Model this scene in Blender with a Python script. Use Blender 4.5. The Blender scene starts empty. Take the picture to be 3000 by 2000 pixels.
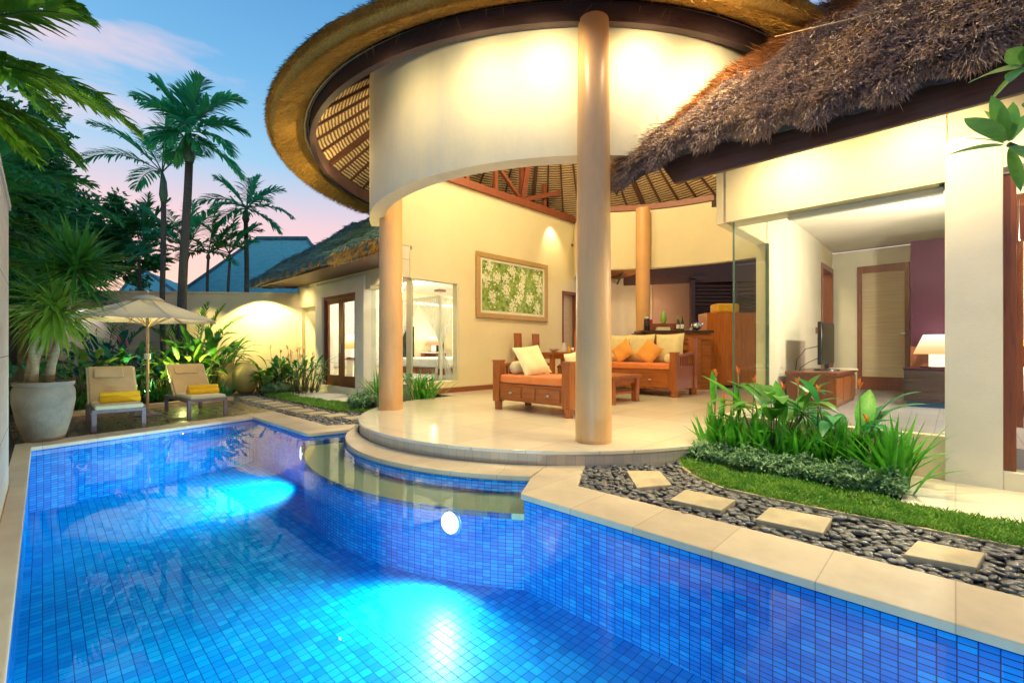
import bpy, math, random
from mathutils import Vector, Matrix, geometry
random.seed(7)
C = bpy.context.scene.collection
PI = math.pi
sin, cos, sqrt = math.sin, math.cos, math.sqrt
# ---- survey frame: camera stands at the origin 1.2 m above the paving, villa axes are turned 44.2 degrees
F, HX, HY, HC = 1337.0, 1500.0, 1022.0, 1.2
EX, EY = 0.717, -0.697
RZ = math.atan2(EY, EX)
def W(a, b, z=0.0):                      # villa frame -> world
    return (a*EX - b*EY, a*EY + b*EX, z)
def G(px, py, z=0.0):                    # where a surveyed sight line meets the level z
    Y = F*(HC-z)/(py-HY); return ((px-HX)*Y/F, Y, z)
def K(px, py, Y):                        # the same at a known distance
    return ((px-HX)*Y/F, Y, HC+(HY-py)*Y/F)
def AB(x, y): return (x*EX+y*EY, -x*EY+y*EX)

def vadd(a, b): return (a[0]+b[0], a[1]+b[1], a[2]+b[2])
def vsub(a, b): return (a[0]-b[0], a[1]-b[1], a[2]-b[2])
def vmul(a, s): return (a[0]*s, a[1]*s, a[2]*s)
def vlen(a): return sqrt(a[0]*a[0]+a[1]*a[1]+a[2]*a[2])
def vnorm(a):
    l = vlen(a) or 1.0
    return (a[0]/l, a[1]/l, a[2]/l)
def vcross(a, b): return (a[1]*b[2]-a[2]*b[1], a[2]*b[0]-a[0]*b[2], a[0]*b[1]-a[1]*b[0])

def tag(o, label=None, cat=None, group=None, kind=None):
    if label: o['label'] = label
    if cat: o['category'] = cat
    if group: o['group'] = group
    if kind: o['kind'] = kind
    return o
def thing(name, label, cat, loc=(0, 0, 0), rz=0.0, group=None):
    o = bpy.data.objects.new(name, None); C.objects.link(o)
    o.empty_display_size = 0.1
    o.location = loc; o.rotation_euler = (0, 0, rz)
    return tag(o, label, cat, group)
def vthing(name, label, cat, a, b, z=0.0, turn=0.0, group=None):
    return thing(name, label, cat, W(a, b, z), RZ+turn, group)
def copy_tree(o, loc=None, rz=None, label=None, parent=None, scale=None):
    c = o.copy(); C.objects.link(c)
    if parent is not None: c.parent = parent
    if loc is not None: c.location = loc
    if rz is not None: c.rotation_euler = (0, 0, rz)
    if scale is not None: c.scale = (scale, scale, scale)
    if label: c['label'] = label
    for ch in list(o.children): copy_tree(ch, parent=c)
    return c

class MB:
    def __init__(s): s.v = []; s.f = []; s.uv = None
    def add(s, vs, fs):
        n = len(s.v); s.v.extend(vs); s.f.extend([tuple(i+n for i in f) for f in fs])
    def box(s, x0, x1, y0, y1, z0, z1, M=None):
        vs = [(x0,y0,z0),(x1,y0,z0),(x1,y1,z0),(x0,y1,z0),(x0,y0,z1),(x1,y0,z1),(x1,y1,z1),(x0,y1,z1)]
        if M is not None: vs = [tuple(M @ Vector(p)) for p in vs]
        s.add(vs, [(0,3,2,1),(4,5,6,7),(0,1,5,4),(1,2,6,5),(2,3,7,6),(3,0,4,7)]); return s
    def cbox(s, c, d, rx=0, ry=0, rz=0):
        M = Matrix.Translation(c) @ Matrix.Rotation(rz,4,'Z') @ Matrix.Rotation(ry,4,'Y') @ Matrix.Rotation(rx,4,'X')
        return s.box(-d[0]/2,d[0]/2,-d[1]/2,d[1]/2,-d[2]/2,d[2]/2,M)
    def bar(s, p0, p1, w, h):              # squared bar between two points
        d = vnorm(vsub(p1, p0)); up = (0,0,1) if abs(d[2]) < .95 else (1,0,0)
        a = vnorm(vcross(d, up)); b = vcross(a, d); vs = []
        for p in (p0, p1):
            for i, j in ((-1,-1),(1,-1),(1,1),(-1,1)):
                vs.append(vadd(p, vadd(vmul(a, i*w/2), vmul(b, j*h/2))))
        s.add(vs, [(0,1,2,3),(7,6,5,4),(0,4,5,1),(1,5,6,2),(2,6,7,3),(3,7,4,0)]); return s
    def tube(s, pts, rad, n=8, cap=True):
        N = len(pts)
        if not isinstance(rad, (list, tuple)): rad = [rad]*N
        vs = []; ref = None
        for i, p in enumerate(pts):
            d = vnorm(vsub(pts[min(i+1,N-1)], pts[max(i-1,0)]))
            if ref is None: ref = vnorm(vcross(d, (0,0,1) if abs(d[2]) < .9 else (1,0,0)))
            b = vnorm(vcross(d, ref)); ref = vcross(b, d)
            for k in range(n):
                t = 2*PI*k/n; vs.append(vadd(p, vadd(vmul(ref, rad[i]*cos(t)), vmul(b, rad[i]*sin(t)))))
        fs = []
        for i in range(N-1):
            for k in range(n):
                fs.append((i*n+k, i*n+(k+1)%n, (i+1)*n+(k+1)%n, (i+1)*n+k))
        if cap: fs.append(tuple(range(n))[::-1]); fs.append(tuple((N-1)*n+k for k in range(n)))
        s.add(vs, fs); return s
    def lathe(s, prof, n=32, c=(0,0,0), cap=True, sy=1.0):
        vs = []; fs = []; m = len(prof)
        for r, z in prof:
            for k in range(n):
                t = 2*PI*k/n; vs.append((c[0]+r*cos(t), c[1]+r*sin(t)*sy, c[2]+z))
        for i in range(m-1):
            for k in range(n):
                fs.append((i*n+k, i*n+(k+1)%n, (i+1)*n+(k+1)%n, (i+1)*n+k))
        if cap: fs.append(tuple(range(n))[::-1]); fs.append(tuple((m-1)*n+k for k in range(n)))
        s.add(vs, fs); return s
    def prism(s, poly, z0, z1, holes=()):
        if z1 is None: z1 = z0
        loops = [poly]+list(holes); flat = [p for l in loops for p in l]
        tri = geometry.tessellate_polygon([[Vector((p[0],p[1],0)) for p in l] for l in loops])
        top = [(p[0],p[1],z1) for p in flat]; fs = []
        for t in tri:
            a, b, c = (flat[i] for i in t)
            cr = (b[0]-a[0])*(c[1]-a[1])-(b[1]-a[1])*(c[0]-a[0])
            fs.append(tuple(t) if cr > 0 else tuple(t)[::-1])
        if z0 == z1: s.add(top, fs); return s
        n = len(flat); bot = [(p[0],p[1],z0) for p in flat]
        fs2 = [tuple(i+n for i in f)[::-1] for f in fs]; k = 0
        for l in loops:
            m = len(l)
            ar = sum(l[i][0]*l[(i+1)%m][1]-l[(i+1)%m][0]*l[i][1] for i in range(m))
            hole = l is not poly
            for i in range(m):
                q = (k+i, k+i+n, k+(i+1)%m+n, k+(i+1)%m)
                fs2.append(q if (ar > 0) != hole else q[::-1])
            k += m
        s.add(top+bot, fs+fs2); return s
    def ell(s, c, r, n=12, m=8, M=None):
        vs = []; fs = []
        for i in range(m+1):
            t = PI*i/m
            for k in range(n):
                q = 2*PI*k/n
                p = (r[0]*sin(t)*cos(q), r[1]*sin(t)*sin(q), r[2]*cos(t))
                if M is not None: p = tuple(M @ Vector(p))
                vs.append(vadd(c, p))
        for i in range(m):
            for k in range(n): fs.append((i*n+k, (i+1)*n+k, (i+1)*n+(k+1)%n, i*n+(k+1)%n))
        s.add(vs, fs); return s
    def leaf(s, p, d, L, Wd, droop=0.5, prof='lance', seg=5, fold=0.2, side=None):
        vs = []; fs = []; q = p; dr = vnorm(d); st = L/seg
        for i in range(seg+1):
            t = i/seg
            if prof == 'lance': w = Wd*(sin(PI*min(1, t*0.94+0.06))**0.8)
            elif prof == 'strap': w = Wd*min(1, (1-t)*3.0+0.02)*(0.7+0.3*min(1, t*4))
            elif prof == 'oval': w = Wd*sqrt(max(0.0, 1-(2*t-1)**2))+0.004*Wd
            else: w = Wd*(1-t)**0.7+0.0005
            sd = side if side else vcross(dr, (0,0,1))
            if vlen(sd) < 1e-3: sd = (1,0,0)
            sd = vnorm(sd); nn = vnorm(vcross(sd, dr))
            off = vmul(nn, fold*w*0.5)
            vs += [vadd(vadd(q, vmul(sd, -w/2)), off), q, vadd(vadd(q, vmul(sd, w/2)), off)]
            q = vadd(q, vmul(dr, st)); dr = vnorm((dr[0], dr[1], dr[2]-droop/seg))
        for i in range(seg):
            k = 3*i; fs += [(k,k+1,k+4,k+3), (k+1,k+2,k+5,k+4)]
        s.add(vs, fs); return q
    def blade(s, p, d, L, Wd, side=None):
        sd = vnorm(side if side else vcross(d, (random.uniform(-1,1), random.uniform(-1,1), random.uniform(-1,1))))
        e = vadd(p, vmul(d, L)); m = vadd(p, vmul(d, L*.55))
        n = len(s.v); h = vmul(sd, Wd/2)
        s.v += [vsub(p, h), vadd(p, h), vadd(m, h), vsub(m, h), e]
        s.f += [(n, n+1, n+2, n+3), (n+3, n+2, n+4)]
    def build(s, name, mat, parent=None, off=(0,0,0), smooth=False, bevel=0, rz=None, mod=None):
        me = bpy.data.meshes.new(name)
        if off != (0,0,0): s.v = [(p[0]-off[0], p[1]-off[1], p[2]-off[2]) for p in s.v]
        me.from_pydata(s.v, [], s.f); me.update()
        if s.uv:
            l = me.uv_layers.new(name='UVMap'); fl = []
            for f in s.f:
                for i in f: fl += s.uv[i]
            l.data.foreach_set('uv', fl)
        o = bpy.data.objects.new(name, me); C.objects.link(o)
        if smooth:
            me.polygons.foreach_set('use_smooth', [True]*len(me.polygons))
            if smooth is not True: me.set_sharp_from_angle(angle=math.radians(smooth))
        if mat:
            me.materials.append(mat)
        if parent is not None: o.parent = parent
        if bevel:
            m = o.modifiers.new('bevel', 'BEVEL'); m.width = bevel; m.segments = 2; m.limit_method = 'ANGLE'
        return o
def struct(name, mb, mat, rz=0.0, label=None, kind='structure', **kw):
    o = mb.build(name, mat, **kw); o.rotation_euler = (0,0,rz)
    return tag(o, label, None, None, kind)
def arc(c, r, a0, a1, n):
    return [(c[0]+r*cos(math.radians(a0+(a1-a0)*i/n)), c[1]+r*sin(math.radians(a0+(a1-a0)*i/n))) for i in range(n+1)]

# ---------------------------------------------------------------- materials
class NT:
    def __init__(s, name):
        s.m = bpy.data.materials.new(name); s.m.use_nodes = True; s.t = s.m.node_tree
        s.t.nodes.clear(); s.out = s.n('ShaderNodeOutputMaterial')
    def n(s, typ, **kw):
        x = s.t.nodes.new(typ)
        for k, v in kw.items():
            if k.startswith('i_'): x.inputs[k[2:].replace('_', ' ')].default_value = v
            else: setattr(x, k, v)
        return x
    def l(s, a, b): s.t.links.new(a, b)
    def math(s, op, a, b=None, c=None):
        x = s.n('ShaderNodeMath', operation=op)
        for i, v in enumerate((a, b, c)):
            if v is None: continue
            if isinstance(v, (int, float)): x.inputs[i].default_value = v
            else: s.l(v, x.inputs[i])
        return x.outputs[0]
    def ramp(s, fac, stops, mode='LINEAR'):
        r = s.n('ShaderNodeValToRGB'); r.color_ramp.interpolation = mode; e = r.color_ramp.elements
        while len(e) < len(stops): e.new(0.5)
        for i, (p, c) in enumerate(stops): e[i].position = p; e[i].color = (*c, 1)
        s.l(fac, r.inputs[0]); return r.outputs[0]
    def noise(s, vec, scale, detail=4, rough=.6, out='Fac'):
        x = s.n('ShaderNodeTexNoise'); x.inputs['Scale'].default_value = scale
        x.inputs['Detail'].default_value = detail; x.inputs['Roughness'].default_value = rough
        if vec is not None: s.l(vec, x.inputs['Vector'])
        return x.outputs[out]
    def coords(s, kind='Object', scale=(1,1,1), rot=(0,0,0)):
        t = s.n('ShaderNodeTexCoord'); m = s.n('ShaderNodeMapping')
        m.inputs['Scale'].default_value = scale; m.inputs['Rotation'].default_value = rot
        s.l(t.outputs[kind], m.inputs['Vector']); return m.outputs[0]
    def mix(s, fac, a, b, typ='MIX'):
        x = s.n('ShaderNodeMix', data_type='RGBA', blend_type=typ)
        for i, v in ((0, fac), (6, a), (7, b)):
            if isinstance(v, (int, float)): x.inputs[i].default_value = v
            elif isinstance(v, tuple): x.inputs[i].default_value = (*v, 1)
            else: s.l(v, x.inputs[i])
        return x.outputs[2]
    def bump(s, h, strength=.3, dist=.02):
        b = s.n('ShaderNodeBump'); b.inputs['Strength'].default_value = strength; b.inputs['Distance'].default_value = dist
        s.l(h, b.inputs['Height']); return b.outputs[0]
    def pbr(s, col, rough=.6, normal=None, spec=.5, metal=0, trans=0.0, coat=0, sheen=0):
        p = s.n('ShaderNodeBsdfPrincipled')
        if isinstance(col, tuple): p.inputs['Base Color'].default_value = (*col, 1)
        else: s.l(col, p.inputs['Base Color'])
        if isinstance(rough, (int, float)): p.inputs['Roughness'].default_value = rough
        else: s.l(rough, p.inputs['Roughness'])
        p.inputs['Specular IOR Level'].default_value = spec; p.inputs['Metallic'].default_value = metal
        p.inputs['Coat Weight'].default_value = coat; p.inputs['Sheen Weight'].default_value = sheen
        if normal is not None: s.l(normal, p.inputs['Normal'])
        o = p.outputs[0]
        if trans:
            t = s.n('ShaderNodeBsdfTranslucent'); x = s.n('ShaderNodeMixShader'); x.inputs[0].default_value = trans
            if isinstance(col, tuple): t.inputs[0].default_value = (*col, 1)
            else: s.l(col, t.inputs[0])
            s.l(o, x.inputs[1]); s.l(t.outputs[0], x.inputs[2]); o = x.outputs[0]
        s.l(o, s.out.inputs[0]); return p
def simple(name, c1, c2=None, scale=3.0, rough=.6, bump=.15, bscale=40.0, stretch=(1,1,1), lo=.35, hi=.65, **kw):
    t = NT(name); v = t.coords('Object', stretch)
    if c2 is None: c2 = tuple(x*.85 for x in c1)
    n1 = t.noise(v, scale, 5, .62); col = t.ramp(n1, [(lo, c1), (hi, c2)])
    nb = t.noise(v, bscale, 4, .6)
    t.pbr(col, rough, t.bump(nb, bump, .01) if bump else None, **kw)
    return t.m
def wood(name, c1, c2, rough=.4, axis='X', scale=1.0, coat=0.0, spec=.5):
    t = NT(name); st = {'X': (1.2,14,14), 'Y': (14,1.2,14), 'Z': (14,14,1.2)}[axis]
    v = t.coords('Object', tuple(x*scale for x in st))
    n1 = t.noise(v, 2.2, 6, .65); n2 = t.noise(t.coords('Object', (1,1,1)), 1.7, 2)
    col = t.ramp(n1, [(.3, c2), (.5, c1), (.72, tuple(x*1.15 for x in c1))])
    col = t.mix(t.math('MULTIPLY', n2, .5), col, c2)
    t.pbr(col, rough, t.bump(n1, .12, .004), spec=spec, coat=coat); return t.m
def tilemat(name, sx, sy, stops, grout, gw=.05, rough=.4, wob=0.0):
    t = NT(name); tc = t.n('ShaderNodeTexCoord'); sp = t.n('ShaderNodeSeparateXYZ'); t.l(tc.outputs['UV'], sp.inputs[0])
    ux = t.math('DIVIDE', sp.outputs[0], sx); uy = t.math('DIVIDE', sp.outputs[1], sy)
    cb = t.n('ShaderNodeCombineXYZ'); t.l(t.math('FLOOR', ux), cb.inputs[0]); t.l(t.math('FLOOR', uy), cb.inputs[1])
    wn = t.n('ShaderNodeTexWhiteNoise', noise_dimensions='2D'); t.l(cb.outputs[0], wn.inputs['Vector'])
    big = t.noise(tc.outputs['UV'], 1.3, 2)
    val = t.math('ADD', t.math('MULTIPLY', t.math('POWER', wn.outputs['Value'], 1.6), .50), t.math('ADD', t.math('MULTIPLY', t.math('SUBTRACT', big, .35), .5), .14))
    col = t.ramp(val, stops, 'LINEAR')
    fx = t.math('ABSOLUTE', t.math('SUBTRACT', t.math('FRACT', ux), .5)); fy = t.math('ABSOLUTE', t.math('SUBTRACT', t.math('FRACT', uy), .5))
    gx = t.math('GREATER_THAN', fx, .5-gw*.5); gy = t.math('GREATER_THAN', fy, .5-gw*.5*sx/sy)
    g = t.math('MAXIMUM', gx, gy)
    col = t.mix(g, col, grout)
    r = t.math('ADD', t.math('MULTIPLY', g, .5), rough)
    hgt = t.math('SUBTRACT', 1.0, g)
    t.pbr(col, r, t.bump(hgt, .25, .003), spec=.12); return t.m
def glow(name, col, strength):
    t = NT(name); e = t.n('ShaderNodeEmission'); e.inputs[0].default_value = (*col, 1); e.inputs[1].default_value = strength
    t.l(e.outputs[0], t.out.inputs[0]); return t.m
def leafmat(name, c1, c2, rough=.38, trans=.3, scale=2.5):
    t = NT(name); v = t.coords('Object'); n1 = t.noise(v, scale, 5, .7); n2 = t.noise(v, 30, 2)
    col = t.ramp(n1, [(.32, c1), (.5, tuple((a+b)/2 for a, b in zip(c1, c2))), (.68, c2)])
    t.pbr(col, rough, t.bump(n2, .2, .005), spec=.45, trans=trans); return t.m
def glassmat(name, tint=(.95,.98,.96), ior=1.35, extra=.0):
    t = NT(name); fr = t.n('ShaderNodeFresnel'); fr.inputs[0].default_value = ior
    tr = t.n('ShaderNodeBsdfTransparent'); tr.inputs[0].default_value = (*tint, 1)
    gl = t.n('ShaderNodeBsdfGlossy'); gl.inputs['Roughness'].default_value = .01
    ge = t.n('ShaderNodeNewGeometry'); mx = t.n('ShaderNodeMixShader'); t.l(t.math('MULTIPLY', fr.outputs[0], t.math('SUBTRACT', 1.0, ge.outputs['Backfacing'])), mx.inputs[0])
    t.l(tr.outputs[0], mx.inputs[1]); t.l(gl.outputs[0], mx.inputs[2]); t.l(mx.outputs[0], t.out.inputs[0]); return t.m

M = {}
def plaster(name='cream_plaster', streak=2.0):
    t = NT(name); v = t.coords('Object'); n = t.noise(v, .9, 6, .68); n2 = t.noise(t.coords('Object', (1.1,1.1,.28)), 1.6, 6, .7); n3 = t.noise(v, 70, 4)
    col = t.ramp(n, [(.3, (.84,.73,.47)), (.7, (.77,.67,.43))])
    col = t.mix(t.math('MULTIPLY', t.math('SUBTRACT', n2, .45), streak), col, (.60,.55,.44))
    t.pbr(col, .7, t.bump(t.math('ADD', t.math('MULTIPLY', n3, .3), t.noise(v, 7, 5, .65)), .22, .02)); return t.m
M['plaster'] = plaster(); M['plaster_in'] = plaster('inner_cream_plaster', .35)
M['white_plaster'] = simple('pale_plaster', (.82,.78,.66), (.72,.69,.6), 1.2, .75, .15, 60)
M['grey_plaster'] = simple('inner_plaster', (.78,.74,.62), (.7,.66,.54), .9, .6, .08, 50)
M['boundary'] = simple('boundary_plaster', (.72,.60,.38), (.62,.50,.34), .8, .8, .2, 50)
def stonecol():
    t = NT('peach_terrazzo'); v = t.coords('Object'); n = t.noise(v, 1.3, 5); n2 = t.noise(v, 160, 3, .7)
    col = t.ramp(n, [(.3, (.76,.38,.11)), (.7, (.60,.31,.10))]); col = t.mix(t.math('MULTIPLY', n2, .25), col, (.86,.75,.6)); col = t.mix(t.math('MULTIPLY', t.math('SUBTRACT', t.noise(t.coords('Object', (3,3,.5)), 1.5, 6, .7), .48), 1.5), col, (.34,.22,.14))
    t.pbr(col, .38, t.bump(n2, .08, .003)); return t.m
M['column'] = stonecol()
def slabs(name, c1, c2, sx, sy, rough, joint=.4, jw=.012, src='Object', bump=.15):
    t = NT(name); tc = t.n('ShaderNodeTexCoord'); sp = t.n('ShaderNodeSeparateXYZ'); t.l(tc.outputs[src], sp.inputs[0])
    ux = t.math('DIVIDE', sp.outputs[0], sx); uy = t.math('DIVIDE', sp.outputs[1], sy)
    fx = t.math('ABSOLUTE', t.math('SUBTRACT', t.math('FRACT', ux), .5)); fy = t.math('ABSOLUTE', t.math('SUBTRACT', t.math('FRACT', uy), .5))
    g = t.math('MAXIMUM', t.math('GREATER_THAN', fx, .5-jw/2/sx), t.math('GREATER_THAN', fy, .5-jw/2/sy))
    cb = t.n('ShaderNodeCombineXYZ'); t.l(t.math('FLOOR', ux), cb.inputs[0]); t.l(t.math('FLOOR', uy), cb.inputs[1])
    wn = t.n('ShaderNodeTexWhiteNoise', noise_dimensions='2D'); t.l(cb.outputs[0], wn.inputs['Vector'])
    n = t.noise(tc.outputs['Object'], 2.2, 7, .7); n2 = t.noise(tc.outputs['Object'], 60, 4)
    f = t.math('ADD', t.math('MULTIPLY', n, .8), t.math('MULTIPLY', wn.outputs['Value'], .25))
    col = t.ramp(f, [(.35, c1), (.75, c2)]); col = t.mix(t.math('MULTIPLY', g, joint), col, tuple(x*.45 for x in c2))
    rg = t.math('ADD', rough, t.math('MULTIPLY', n, .18))
    t.pbr(col, rg, t.bump(t.math('ADD', t.math('MULTIPLY', n2, .3), t.math('MULTIPLY', g, -1.0)), bump, .003)); return t.m
M['terrace'] = slabs('polished_limestone', (.86,.79,.62), (.74,.66,.50), .8, .8, .07, .38)
M['coping'] = slabs('coping_sandstone', (.82,.68,.46), (.62,.49,.33), 50, 50, .45, .0, src='UV')
M['coping_joint'] = slabs('coping_sandstone_cut', (.83,.69,.47), (.62,.49,.33), .52, 50, .45, .55, .006, src='UV')
M['step_tile'] = slabs('riser_stone', (.62,.52,.40), (.48,.42,.36), .1, 5, .5, .6, .004, src='UV')
M['shelf'] = slabs('shelf_stone', (.42,.46,.26), (.33,.38,.22), 50, 50, .5, .0, src='UV')
M['stone'] = simple('stepping_stone', (.72,.60,.36), (.52,.43,.28), 4, .6, .3, 50)
M['apron'] = slabs('pale_apron_stone', (.84,.78,.62), (.74,.68,.54), 1.3, 1.3, .5, .3)
M['floor_in'] = slabs('bedroom_floor', (.42,.42,.46), (.33,.33,.37), .6, .6, .12, .4)
BL = [(.05,(.0,.21,.62)), (.3,(.0,.32,.78)), (.55,(.0,.43,.88)), (.8,(.01,.49,.92)), (.97,(.05,.66,.95))]
M['tile_floor'] = tilemat('pool_mosaic', .068, .068, BL, (.0,.10,.38), .08)
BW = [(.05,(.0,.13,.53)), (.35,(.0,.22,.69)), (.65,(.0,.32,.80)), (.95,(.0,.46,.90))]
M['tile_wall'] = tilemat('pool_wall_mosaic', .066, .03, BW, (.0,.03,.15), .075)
M['earth'] = simple('earth', (.09,.055,.035), (.05,.03,.02), 6, .95, .8, 30)
M['ground'] = simple('ground', (.10,.08,.06), (.06,.06,.04), 2, .95, .5, 20)
M['pebble'] = simple('river_pebble', (.04,.04,.047), (.27,.265,.26), 9, .30, .25, 60)
M['gravel_bed'] = simple('gravel_bed', (.05,.045,.04), (.025,.025,.025), 12, .6, .9, 40)
M['deck'] = None
def deck():
    t = NT('wet_deck_timber'); tc = t.coords('Object'); sp = t.n('ShaderNodeSeparateXYZ'); t.l(tc, sp.inputs[0])
    u = t.math('DIVIDE', sp.outputs[1], .12); g = t.math('GREATER_THAN', t.math('ABSOLUTE', t.math('SUBTRACT', t.math('FRACT', u), .5)), .455)
    n = t.noise(t.coords('Object', (1,14,1)), 1.6, 5)
    cb = t.n('ShaderNodeCombineXYZ'); t.l(t.math('FLOOR', u), cb.inputs[0]); wn = t.n('ShaderNodeTexWhiteNoise', noise_dimensions='1D'); t.l(t.math('FLOOR', u), wn.inputs['W'])
    col = t.ramp(t.math('ADD', t.math('MULTIPLY', n, .7), t.math('MULTIPLY', wn.outputs['Value'], .3)), [(.3,(.085,.05,.042)), (.8,(.19,.125,.10))])
    col = t.mix(g, col, (.01,.01,.01)); rg = t.ramp(t.noise(t.coords('Object', (1,3,1)), 2, 3), [(.35,(.24,)*3), (.65,(.36,)*3)])
    t.pbr(col, rg, t.bump(t.math('ADD', t.math('MULTIPLY', g, -1.0), t.math('MULTIPLY', n, .04)), .25, .003)); return t.m
M['deck'] = deck()
M['teak'] = wood('honey_teak', (.42,.13,.025), (.20,.05,.012), .34, 'X', coat=.25)
M['teak_z'] = wood('honey_teak_upright', (.42,.13,.025), (.20,.05,.012), .34, 'Z', coat=.25)
M['cab'] = wood('orange_teak', (.56,.17,.02), (.36,.09,.012), .25, 'Z', coat=.4)
M['door_wood'] = wood('red_brown_door_timber', (.23,.065,.025), (.12,.03,.014), .35, 'Z', coat=.3)
M['beam'] = wood('dark_ring_beam', (.075,.038,.036), (.035,.018,.022), .55, 'X')
M['red_beam'] = wood('reddish_beam', (.30,.09,.045), (.17,.045,.025), .45, 'X')
M['fascia'] = wood('fascia_board', (.10,.042,.024), (.055,.022,.014), .5, 'X')
M['black_wood'] = wood('black_brown_timber', (.045,.02,.02), (.02,.01,.01), .25, 'X', coat=.4)
M['louver'] = wood('louvre_timber', (.09,.035,.02), (.045,.018,.012), .4, 'X')
M['purple'] = simple('aubergine_panel', (.030,.008,.018), (.022,.006,.013), 2, .6, .06, 40, (1,1,4), spec=.1)
def thatch(name, stops, scale=40, rough=.9):
    t = NT(name); v = t.coords('Object'); n1 = t.noise(v, scale, 3, .7); n2 = t.noise(v, 1.6, 4, .65)
    f = t.math('ADD', t.math('MULTIPLY', n1, .7), t.math('MULTIPLY', t.math('SUBTRACT', n2, .3), .55))
    t.pbr(t.ramp(f, stops), rough, t.bump(n1, .6, .02), spec=.2, trans=.12); return t.m
M['thatch'] = thatch('weathered_thatch', [(.22,(.05,.045,.09)), (.38,(.26,.19,.20)), (.54,(.60,.42,.28)), (.78,(.92,.64,.24))])
M['thatch_teal'] = thatch('sky_tinted_thatch', [(.22,(.03,.07,.09)), (.42,(.07,.19,.22)), (.60,(.16,.32,.34)), (.8,(.40,.42,.30))])  # teal: blue sky light put into the weathered straw colour
M['thatch_base'] = thatch('thatch_underlayer', [(.3,(.06,.055,.065)), (.7,(.17,.14,.11))])
M['gold_thatch'] = thatch('golden_thatch', [(.25,(.36,.19,.04)), (.5,(.66,.38,.08)), (.75,(.80,.54,.16))], 34)
M['orange_thatch'] = thatch('warm_tinted_thatch', [(.25,(.14,.05,.02)), (.5,(.36,.14,.045)), (.75,(.60,.34,.12))], 34)  # orange with the warm light on the hip put into the colour
def batten():
    t = NT('woven_thatch_lining'); tc = t.n('ShaderNodeTexCoord'); sp = t.n('ShaderNodeSeparateXYZ'); t.l(tc.outputs['UV'], sp.inputs[0])
    w = t.noise(tc.outputs['UV'], 2.5, 3)
    u = t.math('ADD', t.math('DIVIDE', sp.outputs[1], .075), t.math('MULTIPLY', w, 1.2)); fr = t.math('ABSOLUTE', t.math('SUBTRACT', t.math('FRACT', u), .5))
    n = t.noise(t.coords('UV', (60,8,1)), 1.0, 4)
    n3 = t.noise(t.coords('UV', (9,1,1)), 2.0, 3)
    f = t.math('ADD', t.math('MULTIPLY', fr, 1.5), t.math('SUBTRACT', t.math('MULTIPLY', n, .5), .25))
    col = t.ramp(f, [(.15,(.10,.06,.035)), (.4,(.50,.36,.19)), (.8,(.76,.60,.35))]); col = t.mix(t.math('MULTIPLY', n3, .3), col, (.2,.11,.05))
    t.pbr(col, .8, t.bump(f, .8, .03), spec=.2); return t.m
M['lining'] = batten()
# foliage
M['leaf'] = leafmat('leaf_green', (.035,.16,.02), (.10,.32,.035))
M['leaf_dark'] = leafmat('leaf_dark', (.02,.20,.08), (.07,.36,.09))
M['leaf_yellow'] = leafmat('leaf_yellow_green', (.16,.36,.03), (.32,.50,.06), trans=.4)
M['leaf_blue'] = leafmat('leaf_blue_green', (.015,.10,.14), (.02,.20,.14))
M['leaf_teal'] = leafmat('palm_teal', (.03,.40,.22), (.10,.60,.24), trans=.45)
M['leaf_near'] = leafmat('palm_near', (.06,.26,.03), (.26,.46,.04), trans=.35, scale=1.2)
M['leaf_strap'] = leafmat('strap_leaf', (.04,.28,.02), (.15,.52,.04), trans=.3, scale=7)
M['leaf_dusty'] = leafmat('dusty_leaf', (.16,.36,.14), (.40,.60,.36), trans=.2, scale=14)
M['leaf_frang'] = leafmat('frangipani_leaf', (.07,.26,.05), (.22,.46,.09), trans=.35, scale=5)
M['grass'] = leafmat('carpet_grass', (.09,.32,.03), (.30,.50,.07), trans=.2, scale=5)
M['grass_dry'] = leafmat('carpet_grass_dry', (.14,.22,.03), (.30,.26,.06), trans=.2, scale=6)
M['flower'] = simple('heliconia_bract', (.85,.16,.04), (.95,.32,.08), 20, .45, 0, trans=.25)
M['pink_flower'] = simple('pink_bract', (.85,.10,.12), (.9,.2,.2), 20, .45, 0, trans=.2)
M['stem'] = simple('green_stem', (.10,.16,.05), (.05,.07,.03), 9, .5, .1)
M['trunk'] = simple('palm_trunk', (.09,.09,.08), (.045,.05,.05), 9, .85, .5, 30, (1,1,6))
M['trunk_green'] = simple('crown_shaft', (.06,.16,.10), (.03,.09,.06), 4, .45, .1)
M['trunk_pale'] = simple('pandan_stem', (.40,.29,.15), (.24,.17,.10), 8, .7, .5, 26, (1,1,5))
M['pot'] = simple('weathered_pot', (.34,.27,.19), (.18,.14,.10), 2.3, .75, .4, 30)
M['urn'] = simple('ochre_urn', (.66,.50,.16), (.50,.40,.15), 2, .6, .2, 40)
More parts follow.
